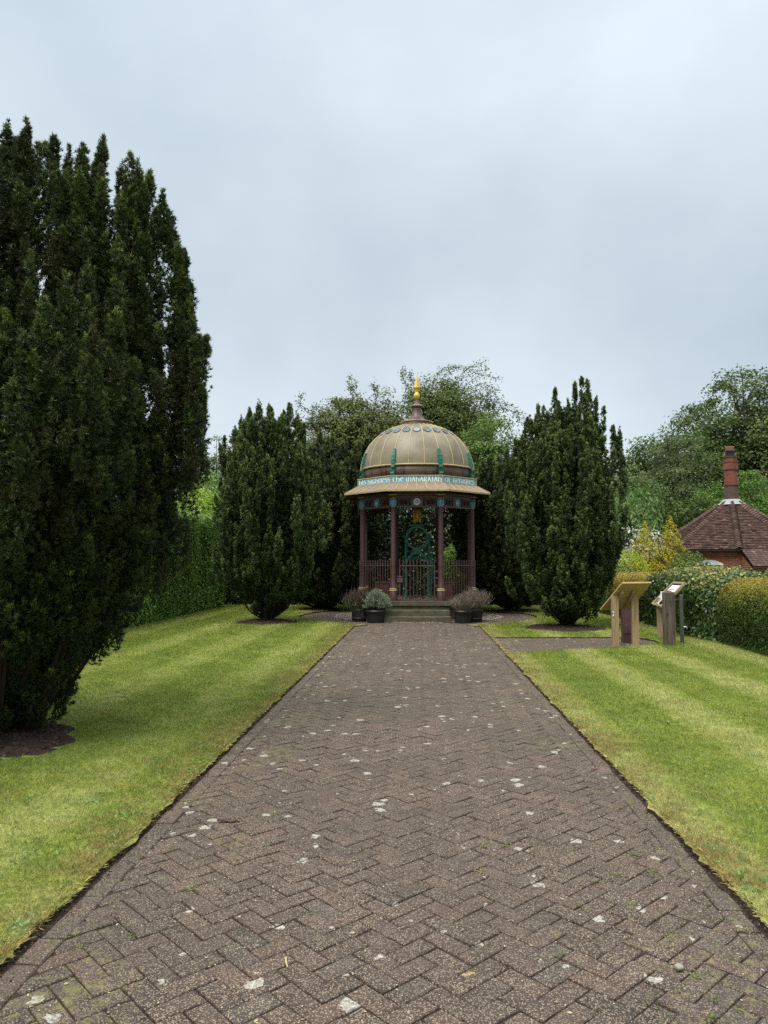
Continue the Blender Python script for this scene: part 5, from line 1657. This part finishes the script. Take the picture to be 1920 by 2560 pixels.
twiggy('withered_shrub', 'brown withered shrub with a little green, in the left half barrel', -1.56, 20.08, .34, .50, .55, 520, M['twig'], 201, 420, M['midgreen'])
twiggy('withered_shrub', 'pale bare twiggy shrub in the right black pot', 1.20, 19.68, .27, .34, .50, 320, M['twig_grey'], 202, 60, M['midgreen'])
twiggy('withered_shrub', 'pale bare twiggy shrub with drooping stems in the right half barrel', 1.53, 20.05, .34, .46, .56, 380, M['twig_grey'], 203, 70, M['lime'], lean=.08)
r = np.random.default_rng(77)
sg = thing('silvery_shrub', 'silvery grey-green bush in the left black pot', 'plant', (-1.10, 19.72, .27))
n = 330
d = unit(r.normal(size=(n, 3))); d[:, 2] = np.abs(d[:, 2]) * 1.0 - .15
Cc = d * r.uniform(.6, 1.0, n)[:, None] * np.array([.36, .30, .46]) + np.array([.05, 0, .20])
idx = np.repeat(np.arange(n), 16); m = len(idx)
P = Cc[idx] + r.normal(size=(m, 3)) * .022
D = unit(d[idx] + r.normal(size=(m, 3)) * .6 + np.array([0, 0, .35]))
tn = np.clip(.5 + r.normal(0, .25, m), 0, 1)
soup('leaves', leaves_quads(P, D, unit(r.normal(size=(m, 3))), r.uniform(.03, .055, m), r.uniform(.010, .016, m)), 4, np.repeat(tn, 4), M['sage'], sg)
mb = MB()
for k in range(30):
    c_ = Cc[k * 8]; mb.tube([(0, 0, 0), (c_[0] * .4, c_[1] * .4, c_[2] * .6), tuple(c_)], [.008, .006, .003], 5, cap=False)
mb.build('stems', M['bark'], sg)

# ------------------------------------------------------------------ boards and posts on the right
B1 = thing('info_lectern', 'pale oak lectern board on two posts, seen from behind on the side path', 'information board', (3.93, 14.28, 0))
lo1, lo2, up1, up2 = at(1500, 1522, 14.68), at(1577, 1518, 14.65), at(1555, 1455, 13.95), at(1628, 1454, 13.93)
O = Vector((3.93, 14.28, 0))


def slab(mb, q, th_, mi=0):
    """q: 4 corners (counter-clockwise on the reading side), thickness below"""
    n = (q[1] - q[0]).cross(q[3] - q[0]).normalized()
    V = [p_ for p_ in q] + [p_ - n * th_ for p_ in q]
    mb.add(V, [(0, 1, 2, 3), (7, 6, 5, 4), (0, 4, 5, 1), (1, 5, 6, 2), (2, 6, 7, 3), (3, 7, 4, 0)], mi)
    return n


q = [lo2 - O, lo1 - O, up1 - O, up2 - O]
mb = MB(); nrm = slab(mb, q, .032); mb.build('board', M['board'], B1)
mb = MB(); c_ = (q[0] + q[1] + q[2] + q[3]) / 4
qq = [c_ + (p_ - c_) * .86 + nrm * .004 for p_ in q]; slab(mb, qq, .003); mb.build('panel', M['paper'], B1)


def board_z(x, y):  # underside of the board at local x,y
    p0 = q[1] - nrm * .034
    return p0.z - (nrm.x * (x - p0.x) + nrm.y * (y - p0.y)) / nrm.z


for (x, y) in ((-.18, -.02), (.195, .0)):
    mb = MB(); zt = [board_z(x + dx, y + dy) for dx, dy in ((-.063, -.04), (.063, -.04), (.063, .04), (-.063, .04))]
    V = [(x + dx, y + dy, -.02) for dx, dy in ((-.063, -.04), (.063, -.04), (.063, .04), (-.063, .04))] + [(x + dx, y + dy, z) for (dx, dy), z in zip(((-.063, -.04), (.063, -.04), (.063, .04), (-.063, .04)), zt)]
    mb.add(V, [(4, 5, 6, 7), (0, 1, 5, 4), (1, 2, 6, 5), (2, 3, 7, 6), (3, 0, 4, 7)]); mb.build('post', M['oak'], B1)
for x in (-.10, .10):
    mb = MB()
    e0 = Vector((x - .02, .30, 0)); e1 = Vector((x + .03, -.20, 0))
    e0.z = board_z(e0.x, e0.y) - .035; e1.z = board_z(e1.x, e1.y) - .035
    mb.bar(e0, e1, .045, .06); mb.build('cleat', M['oak'], B1)
mb = MB(); mb.tube([(-.225, -.062, .66), (-.225, -.10, .655)], .012, 8); mb.tube([(-.21, -.062, .64), (-.23, -.085, .58)], .008, 6); mb.build('hook', M['paper'], B1)

PLR = thing('collection_pillar', 'short square maroon pillar with a pale blue top, under the oak lectern', 'pillar', (4.18, 15.08, 0))
mb = MB(); mb.box((0, 0, .34), (.165, .165, .68)); mb.box((0, 0, .05), (.18, .18, .10)); mb.box((0, -.088, .20), (.14, .012, .02)); mb.box((0, 0, .795), (.10, .10, .14)); mb.build('shaft', M['maroon'], PLR)
mb = MB(); mb.box((0, 0, .688), (.185, .185, .018)); mb.box((0, 0, .752), (.17, .17, .014))
for sx_ in (-1, 1):
    for sy_ in (-1, 1): mb.box((sx_ * .065, sy_ * .065, .72), (.018, .018, .05))
mb.build('top_trim', M['blue'], PLR)

B2 = thing('framed_lectern', 'small oak-framed lectern with a white notice under glass, beside the dark timber post', 'information board', (5.12, 15.80, 0))
O = Vector((5.12, 15.80, 0))
l1, l2, u1, u2 = at(1632, 1509, 16.05), at(1655, 1516, 15.5), at(1683, 1458, 16.15), at(1711, 1459, 15.65)
q = [l1 - O, l2 - O, u2 - O, u1 - O]
mb = MB()
n_ = (q[1] - q[0]).cross(q[3] - q[0]).normalized()
if n_.z < 0: n_ = -n_; 
mb2 = MB(); slab(mb2, [p_ - n_ * .012 for p_ in q], .02); mb2.build('backing', M['slate_glass'], B2)
for i in range(4):
    a, b = q[i], q[(i + 1) % 4]
    mb.bar(a, b, .05, .045, up=tuple(n_))
mb.build('frame', M['oak'], B2)
c_ = sum(q, Vector()) / 4
mb = MB()
qq = [c_ + (p_ - c_) * .74 + n_ * .004 + (q[3] - q[0]) * .04 for p_ in q]; slab(mb, qq, .003); pg = mb.build('notice', M['paper'], B2)
mb = MB()
for k in range(5):
    s0 = .15 + .14 * k
    a = qq[0].lerp(qq[3], s0).lerp(qq[1].lerp(qq[2], s0), .12) + n_ * .004; b = qq[0].lerp(qq[3], s0).lerp(qq[1].lerp(qq[2], s0), .62 if k % 2 else .8) + n_ * .004
    mb.bar(a, b, .014, .002, up=tuple(n_))
mb.build('printing', M['slate_glass'], pg)
mb = MB(); mb.bar((-.05, .02, -.02), (-.05, .02, .86), .09, .09); mb.build('post', M['oak'], B2)
mb = MB()
P = []
for i in range(7):
    for j in range(7):
        s, t_ = i / 6, j / 6
        p_ = l2.lerp(u2, s * .40 + .02).lerp(l1.lerp(u1, s * .40 + .02), .30 + t_ * .36) - O
        P.append(p_ + n_ * (.03 + .012 * math.sin(i * 1.3 + j * .8) + .10 * s * s))
Fc = [(i * 7 + j, i * 7 + j + 1, i * 7 + j + 8, i * 7 + j + 7) for i in range(6) for j in range(6)]
mb.add(P, Fc, smooth=True); mb.build('curled_sheet', M['paper'], B2)

DP = thing('timber_post', 'thick dark weathered timber post with a shallow pointed top', 'post', (4.79, 14.38, 0), R(-17))
mb = MB(); V = []
for (h_, k) in ((-.03, 1.0), (.5, .985), (1.02, .97)):
    for (x, y) in ((-.115, -.10), (.115, -.10), (.115, .10), (-.115, .10)): V.append((x * k, y * k, h_))
V.append((0, 0, 1.065))
mb.add(V, [(0, 1, 5, 4), (1, 2, 6, 5), (2, 3, 7, 6), (3, 0, 4, 7), (4, 5, 9, 8), (5, 6, 10, 9), (6, 7, 11, 10), (7, 4, 8, 11), (8, 9, 12), (9, 10, 12), (10, 11, 12), (11, 8, 12)])
mb.build('post', M['old_post'], DP)
mb = MB(); mb.box((-.02, -.105, .62), (.03, .012, .03)); mb.box((.03, -.104, .86), (.02, .010, .02)); mb.build('bolt', M['dark_iron'], DP)

TP = thing('tap_post', 'slim grey-green metal standpipe post with a tap, by the hedge', 'post', (5.17, 14.8, 0))
mb = MB(); mb.box((0, 0, .46), (.058, .05, .96)); mb.build('post', M['metal_post'], TP)
mb = MB(); mb.box((0, 0, .95), (.062, .054, .02)); mb.build('cap', M['chrome'], TP)
mb = MB(); mb.tube([(.025, -.01, .34), (.06, -.02, .34), (.085, -.03, .335), (.09, -.03, .30)], [.012, .012, .012, .010], 8); mb.box((.055, -.02, .365), (.05, .012, .012)); mb.build('tap', M['chrome'], TP)

# ------------------------------------------------------------------ brick lodge
pc = at(1829, 1263, 33.0)
LG = thing('brick_lodge', 'small octagonal red brick lodge with a steep tiled roof and central chimney', 'house', (pc.x, 33.0, 0))
vang = math.atan2(0 - 33.0, CAM[0] - pc.x)      # direction from lodge to camera
RA = 3.36; ZE = 2.13; ZA = 4.22
va = [vang + R(4) + k * PI / 4 for k in range(8)]   # vertex k=0 nearest the viewer; increasing = counter-clockwise (viewer's right to left reversed below)
Wv = [Vector((3.08 * math.cos(a), 3.08 * math.sin(a), 0)) for a in va]
mb = MB()
for k in range(8):
    a, b = Wv[k], Wv[(k + 1) % 8]
    L = (b - a).length
    mb.add([a, b, b + Vector((0, 0, ZE - .02)), a + Vector((0, 0, ZE - .02))], [(0, 1, 2, 3)], 0, [[(0, 0), (L, 0), (L, ZE), (0, ZE)]])
wl = mb.build('wall', M['brickwork'], LG)
rr = random.Random(17)
mb = MB(); hm = MB()
ncr = 30
def rp(a, s):  # point on hip line: s=0 eave, 1 apex
    r_ = RA + (.30 - RA) * s
    return Vector((r_ * math.cos(a), r_ * math.sin(a), ZE - .03 + (ZA - ZE) * s))
for k in range(8):
    a0, a1 = va[k], va[k] + PI / 4
    mid = rp(a0, 0).lerp(rp(a1, 0), .5); out_ = Vector((mid.x, mid.y, 0)).normalized()
    slope = (rp(a0, 1) - rp(a0, 0)).normalized()
    nrm = (rp(a1, 0) - rp(a0, 0)).cross(rp(a0, 1) - rp(a0, 0)).normalized()
    if nrm.z < 0: nrm = -nrm
    for c_ in range(ncr):
        s0, s1 = c_ / ncr, (c_ + 1) / ncr
        A, B, C_, D_ = rp(a0, s0), rp(a1, s0), rp(a1, s1), rp(a0, s1)
        nt_ = max(1, round((B - A).length / .165))
        off = .5 * (c_ % 2) / nt_
        for i in range(nt_ + 1):
            f0, f1 = max(0, (i / nt_) - off), min(1, ((i + 1) / nt_) - off)
            if f1 - f0 < .002: continue
            lift = nrm * (.050 + rr.gauss(0, .006))
            g = .002
            p0, p1 = A.lerp(B, f0 + g) + lift, A.lerp(B, f1 - g) + lift
            p2, p3 = D_.lerp(C_, f1 - g) + nrm * .006, D_.lerp(C_, f0 + g) + nrm * .006
            b0_, b1_ = A.lerp(B, f0 + g) - nrm * .002, A.lerp(B, f1 - g) - nrm * .002
            mb.add([p0, p1, p2, p3, b0_, b1_], [(0, 1, 2, 3), (4, 5, 1, 0)], 0, tint=min(1, max(0, rr.gauss(.45, .22))))
    # bonnet tiles up the hip
    for c_ in range(ncr):
        s0, s1 = c_ / ncr, (c_ + 1.25) / ncr
        p0, p1 = rp(a0, s0), rp(a0, min(1, s1))
        tang = Vector((-math.sin(a0), math.cos(a0), 0))
        upn = (p1 - p0).normalized().cross(tang).normalized()
        if upn.z < 0: upn = -upn
        V = []
        for (p_, lf, wd) in ((p0, .06, .17), (p1, .02, .14)):
            for i in range(7):
                t_ = -1 + 2 * i / 6
                V.append(p_ + tang * (t_ * wd) + upn * (lf + .075 * (1 - t_ * t_) - .05 * abs(t_)))
        V += [p_ - upn * .03 for p_ in V[:7]]
        Fc = [(i, i + 1, 8 + i, 7 + i) for i in range(6)] + [(14 + i, 15 + i, 1 + i, i) for i in range(6)]
        hm.add(V, Fc, 0, tint=min(1, max(0, rr.gauss(.33, .2))))
rf = mb.build('roof', M['tile'], LG, True)
hm.build('hip_tiles', M['tile'], rf, True)
# soffit / gutter under the eaves
mb = MB()
for k in range(8):
    a, b = rp(va[k], 0), rp(va[k] + PI / 4, 0)
    dn = Vector((0, 0, -.01))
    mb.add([a + dn, b + dn, Wv[(k + 1) % 8] + Vector((0, 0, ZE - .12)), Wv[k] + Vector((0, 0, ZE - .12))], [(0, 1, 2, 3)])
    mb.bar(a + Vector((0, 0, -.035)), b + Vector((0, 0, -.035)), .05, .05)
mb.build('gutter', M['dark_iron'], rf)
# chimney: round-cornered (octagonal) stack
def stack(mb, r_, z0, z1, n=8, mi=0):
    P = [Vector((r_ * math.cos(vang + PI / 8 + k * 2 * PI / n), r_ * math.sin(vang + PI / 8 + k * 2 * PI / n), 0)) for k in range(n)]
    L = (P[1] - P[0]).length
    for k in range(n):
        a, b = P[k], P[(k + 1) % n]
        mb.add([a + Vector((0, 0, z0)), b + Vector((0, 0, z0)), b + Vector((0, 0, z1)), a + Vector((0, 0, z1))], [(0, 1, 2, 3)], mi, [[(k * L, z0), (k * L + L, z0), (k * L + L, z1), (k * L, z1)]])
    mb.add([p_ + Vector((0, 0, z1)) for p_ in P], [tuple(range(n))], mi); mb.add([p_ + Vector((0, 0, z0)) for p_ in P], [tuple(range(n))[::-1]], mi)
mb = MB(); stack(mb, .30, 4.95, 5.62); stack(mb, .325, 5.66, 5.95); stack(mb, .31, 5.98, 6.17)
chm = mb.build('chimney', M['chimney'], rf)
mb = MB(); stack(mb, .315, 4.05, 4.93); stack(mb, .345, 4.93, 4.985); stack(mb, .34, 5.62, 5.665); stack(mb, .345, 5.945, 5.985); stack(mb, .34, 6.17, 6.20); mb.build('brick_bands', M['sooty'], chm)
mb = MB(); mb.lathe([(.19, 6.20), (.175, 6.42), (.19, 6.44), (.19, 6.47)], 20); mb.build('chimney_pot', M['dark_iron'], chm)
mb = MB(); mb.lathe([(.19, 6.47), (.20, 6.5), (.175, 6.58), (.19, 6.62), (.18, 6.66), (.12, 6.66)], 20); mb.build('pot_cap', M['terracotta'], chm)
mb = MB(); mb.lathe([(.60, 4.09), (.45, 4.20), (.335, 4.33), (.31, 4.33)], 16); mb.build('flashing', M['mortar'], chm)
# front face to the viewer's left of vertex 0
def face_ids():
    best = None
    for k in range(8):
        a, b = Wv[k], Wv[(k + 1) % 8]
        m_ = (a + b) / 2
        # nearest-left face: leftmost in the view among the two adjacent to vertex 0
        if k in (0, 7):
            if best is None or m_.x < best[1].x: best = (k, m_)
    return best[0]
kf = face_ids(); kr = 7 if kf == 0 else 0
a, b = Wv[kf], Wv[(kf + 1) % 8]
if a.x > b.x: a, b = b, a
eu = (b - a).normalized(); on = Vector((eu.y, -eu.x, 0)); cm_ = a.lerp(b, .50)
FX = lambda u, y, z: cm_ + eu * u + on * y + Vector((0, 0, z))
mb = MB()
wr = 1.15   # shallow arch radius
za = 1.69; hw = .56; half_a = math.asin(hw / wr)
nv = 17
for i in range(nv):
    a0_, a1_ = -half_a + 2 * half_a * (i + .05) / nv, -half_a + 2 * half_a * (i + .95) / nv
    P = [(wr * math.sin(x), za - wr + wr * math.cos(x)) for x in (a0_, a1_)] + [((wr + .20) * math.sin(x), za - wr + (wr + .20) * math.cos(x)) for x in (a1_, a0_)]
    V = [FX(u, -.01, z) for u, z in P] + [FX(u, .012, z) for u, z in P]
    mb.add(V, [(3, 2, 1, 0), (4, 5, 6, 7), (0, 1, 5, 4), (1, 2, 6, 5), (2, 3, 7, 6), (3, 0, 4, 7)])
mb.build('arch', m_paint('arch_brick', (.26, .075, .04), .8, .3, (.12, .05, .03), .4, scale=12), wl)
mb = MB()
pts = [(-hw, .7), (hw, .7)] + [(wr * math.sin(half_a - 2 * half_a * i / 10), za - wr + wr * math.cos(half_a - 2 * half_a * i / 10)) for i in range(11)]
n = len(pts); V = [FX(u, .004, z) for u, z in pts]
mb.add(V, [tuple(range(n))]); wn = mb.build('window', M['white_paint'], wl)
mb = MB()
xbox(mb, FX, -hw + .06, hw - .06, .005, .012, .78, 1.48); mb.build('pane', M['slate_glass'], wn)
# porch wing on the right with a catslide roof
a, b = Wv[kr], Wv[(kr + 1) % 8]
if a.x > b.x: a, b = b, a
eu2 = (b - a).normalized(); on2 = Vector((eu2.y, -eu2.x, 0))
e0, e1 = rp(va[0], 0), rp(va[0] + (PI / 4 if kr == 0 else -PI / 4), 0)
if e0.x > e1.x: e0, e1 = e1, e0
drop = .66; run = drop / ((ZA - ZE) / ((RA - .3) * math.cos(PI / 8)))
mb = MB()
e0l = e0 + eu2 * .05; nrow = 9
sv = on2 * run + Vector((0, 0, -drop))
nr_ = eu2.cross(sv).normalized()
if nr_.z < 0: nr_ = -nr_
for c_ in range(nrow):
    A, B = e0l + sv * ((c_ + 1) / nrow), e1 + eu2 * .6 + sv * ((c_ + 1) / nrow)
    D_, C_ = e0l + sv * (c_ / nrow), e1 + eu2 * .6 + sv * (c_ / nrow)
    nt_ = round((B - A).length / .165)
    for i in range(nt_):
        f0, f1 = i / nt_ + .002, (i + 1) / nt_ - .002
        lift = nr_ * (.026 + rr.gauss(0, .004))
        mb.add([A.lerp(B, f0) + lift, A.lerp(B, f1) + lift, D_.lerp(C_, f1) + nr_ * .006, D_.lerp(C_, f0) + nr_ * .006, A.lerp(B, f0) - nr_ * .01, A.lerp(B, f1) - nr_ * .01],
               [(0, 1, 2, 3), (4, 5, 1, 0)], 0, tint=min(1, max(0, rr.gauss(.45, .22))))
mb.build('porch_roof', M['tile'], LG, True)
mb = MB()
w0, w1 = a + eu2 * .06, b + eu2 * .5
f0_, f1_ = w0 + on2 * (run - .02), w1 + on2 * (run - .02)
zt1 = ZE - drop - .12
def wq(p0, p1, z0a, z1a, z0b=0, z1b=0):
    L = (p1 - p0).length
    mb.add([p0, p1, p1 + Vector((0, 0, z1a)), p0 + Vector((0, 0, z0a))], [(0, 1, 2, 3)], 0, [[(0, 0), (L, 0), (L, z1a), (0, z0a)]])
wq(w0, f0_, ZE - .18, zt1 + .02); wq(f0_, f1_, zt1, zt1); wq(w1, f1_, ZE - .18, zt1 + .02)
pw = mb.build('porch_wall', M['brickwork'], LG)
mb = MB()
mb.bar(e0l + sv + Vector((0, 0, -.05)), e1 + eu2 * .6 + sv + Vector((0, 0, -.05)), .06, .06); mb.build('porch_gutter', M['dark_iron'], LG)
mb = MB()
dc = f0_ + eu2 * .32 + on2 * .01
mb.bar(dc + Vector((-.12, 0, 0)), dc + Vector((-.12, 0, zt1 - .1)), .05, .05); mb.bar(dc + Vector((.10, 0, 0)), dc + Vector((.10, 0, zt1 - .1)), .04, .04)
mb.build('downpipe', M['dark_iron'], LG)

# ------------------------------------------------------------------ small things on the path
px = at(1698, 2422, 2.6)
def ground_at(px_, py_):
    lo, hi = .5, 60
    for _ in range(50):
        md = (lo + hi) / 2
        if at(px_, py_, md).z < 0: hi = md
        else: lo = md
    return at(px_, py_, lo)
g = ground_at(1698, 2424)
bm = bmesh.new(); bmesh.ops.create_icosphere(bm, subdivisions=3, radius=.016)
for v in bm.verts:
    v.co.x *= 1.15; v.co.z *= .72; v.co += v.co.normalized() * .0015 * math.sin(v.co.x * 300 + v.co.y * 200); v.co.z += .011
me = bpy.data.meshes.new('pebble'); bm.to_mesh(me); bm.free()
for p_ in me.polygons: p_.use_smooth = True
me.materials.append(m_paint('pebble_stone', (.30, .255, .225), .6, .15))
pb = link('pebble', me); pb.location = (g.x, g.y, 0); tag(pb, 'smooth rounded pebble lying on the brick path at lower right', 'pebble')
g = ground_at(715, 2400)
mb = MB(); mb.tube([(0, 0, .008), (.005, -.03, .010), (.018, -.065, .007)], [.0045, .004, .003], 7); mb.tube([(.004, -.02, .009), (-.004, -.005, .014)], [.003, .002], 5)
o = mb.build('dry_stick', m_paint('straw_stick', (.45, .36, .23), .7, .15)); o.location = (g.x, g.y, 0); tag(o, 'short pale dry stick lying on the path at lower left of centre', 'stick')
g = ground_at(570, 2056)
mb = MB()
V = [(-.07, 0, .012), (-.03, -.018, .02), (.02, -.02, .01), (.06, -.006, .016), (.075, .004, .006), (.03, .012, .014), (-.02, .014, .018)]
mb.add(V + [(x, y, z - .004) for x, y, z in V], [tuple(range(7)), tuple(range(13, 6, -1))] + [(i, (i + 1) % 7, 7 + (i + 1) % 7, 7 + i) for i in range(7)])
o = mb.build('fallen_leaf', m_paint('dead_leaf', (.075, .032, .02), .7, .25)); o.location = (g.x, g.y, 0); tag(o, 'curled reddish brown dead leaf on the left half of the path', 'leaf')
# tiny weeds rooted in the joints, and stray grass at the edges
r = np.random.default_rng(5)
spots = [ground_at(x, y) for x, y in ((1630, 2183), (1545, 2190), (1490, 2205), (1720, 2240), (1735, 2445), (1690, 2425), (1555, 2120), (1540, 2027), (1265, 2118), (1590, 2140), (1200, 2178), (1455, 2270), (1575, 2265), (1400, 2390), (1690, 2480), (1780, 2500), (1210, 2120), (1770, 2545), (1310, 2062), (192, 2374), (592, 2150), (775, 2283), (905, 2130), (480, 2226), (640, 2040), (920, 1805), (1290, 1690), (1330, 1740), (1255, 1650), (635, 1960), (660, 1990))]
C = []; D = []
for g in spots:
    k = int(r.integers(7, 22)); s = r.uniform(.012, .03)
    for i in range(k):
        a = r.uniform(0, 2 * PI); rr0 = r.random() * s
        C.append((g.x + rr0 * math.cos(a), g.y + rr0 * math.sin(a), .002)); D.append((math.cos(a), math.sin(a), r.uniform(.2, .9)))
for i in range(260):    # moss tufts
    sgn = r.choice([-1, 1]); x = sgn * (1.55 - abs(r.normal(0, .35))); y = r.uniform(2.2, 14)
    for j in range(5):
        a = r.uniform(0, 2 * PI)
        C.append((x + r.normal(0, .014), y + r.normal(0, .014), .0)); D.append((math.cos(a), math.sin(a), r.uniform(.2, .7)))
LC = []; LD = []; LS = []
for i in range(900):
    sgn = r.choice([-1, 1]); y = 2.6 + 14 * r.random() ** 1.4; x = sgn * (1.62 + r.random() ** 1.5 * .45 * y)
    if abs(x) > 5.5 or not any(pip(np.array([[x, y]]), q)[0] for q in SIMPLE) or any(math.hypot(x - b_[0], y - b_[1]) < b_[2] + .1 for b_ in BEDS): continue
    k = int(r.integers(5, 14)); sz = r.uniform(.010, .026)
    for j in range(k):
        a = r.uniform(0, 2 * PI); LC.append((x + r.normal(0, .02), y + r.normal(0, .02), .026)); LD.append((math.cos(a), math.sin(a), r.uniform(.3, 1.1))); LS.append(sz * r.uniform(.7, 1.3))
LC = np.array(LC); LD = unit(np.array(LD)); LS = np.array(LS); m = len(LC)
tag(soup('weeds', leaves_quads(LC, LD, unit(r.normal(size=(m, 3)) * .5 + np.array([0, 0, 1])), LS, LS * .55), 4, np.repeat(r.random(m), 4), M['lawn_weed']),
    'clover and small broad-leaved weeds dotted through the lawn', 'weeds', kind='stuff')
C = np.array(C); D = unit(np.array(D)); n = len(C)
tn = r.random(n)
tag(soup('weeds', leaves_quads(C, D, unit(r.normal(size=(n, 3)) * .4 + np.array([0, 0, 1])), r.uniform(.010, .026, n), r.uniform(.004, .009, n)), 4, np.repeat(tn, 4), M['weed']),
    'tiny weeds and moss tufts growing in the paving joints', 'weeds', kind='stuff')
n = 9000
x = r.uniform(-1.5, 1.5, n); y = 2.0 + 17.0 * r.random(n) ** 1.3
C = np.stack([x, y, np.full(n, .0025)], 1)
D = unit(np.stack([r.normal(size=n), r.normal(size=n), r.normal(size=n) * .15], 1))
sz = r.uniform(.004, .011, n) * (1 + .05 * y) * np.where(r.random(n) < .04, 1.8, 1)
tag(soup('litter', leaves_quads(C, D, unit(r.normal(size=(n, 3)) * .25 + np.array([0, 0, 1])), sz, sz * .6, .1), 4, np.repeat(r.random(n), 4),
         m_leaf('dry_litter', [(0, (.20, .15, .08)), (.5, (.36, .29, .16)), (.85, (.45, .40, .26)), (1, (.55, .50, .42))], 0)), 'tiny dry seed husks and petals scattered over the paving', 'litter', kind='stuff')
n = 4200
sgn = r.choice([-1, 1], n); y = 1.8 + 17 * r.random(n) ** 1.3
C = np.stack([sgn * (1.585 - np.abs(r.normal(0, .035, n))), y, np.full(n, .002)], 1)
D = unit(r.normal(size=(n, 3)) * np.array([1, 1, .5])); sz = r.uniform(.005, .016, n)
tag(soup('soil_crumbs', leaves_quads(C, D, unit(r.normal(size=(n, 3)) * .5 + np.array([0, 0, 1])), sz, sz * .8, .45), 4, np.repeat(r.random(n) * .6, 4), M['twig']), 'dark crumbs of soil spilt along both path edges', 'soil', kind='stuff')
# straw-like stray blades overhanging the cut turf edge
n = 9000
sg_ = r.choice([-1, 1], n); y = r.uniform(1.5, 19, n)
C = np.stack([sg_ * (LE + np.abs(r.normal(0, .03, n))), y, np.full(n, .026)], 1)
ang = np.where(sg_ > 0, PI, 0) + r.normal(0, .9, n)
D = unit(np.stack([np.cos(ang), np.sin(ang), r.uniform(-.1, .8, n)], 1))
tag(soup('grass', leaves_quads(C, D, unit(r.normal(size=(n, 3))), r.uniform(.02, .05, n), r.uniform(.003, .005, n) * (1 + y * .05)), 4, np.repeat(np.clip(r.normal(.6, .25, n), 0, 1), 4), M['blade']),
    'stray straw-coloured blades along the cut turf edge', 'grass', kind='stuff')
print('verts', sum(len(o.data.vertices) for o in S.objects if o.type == 'MESH'))
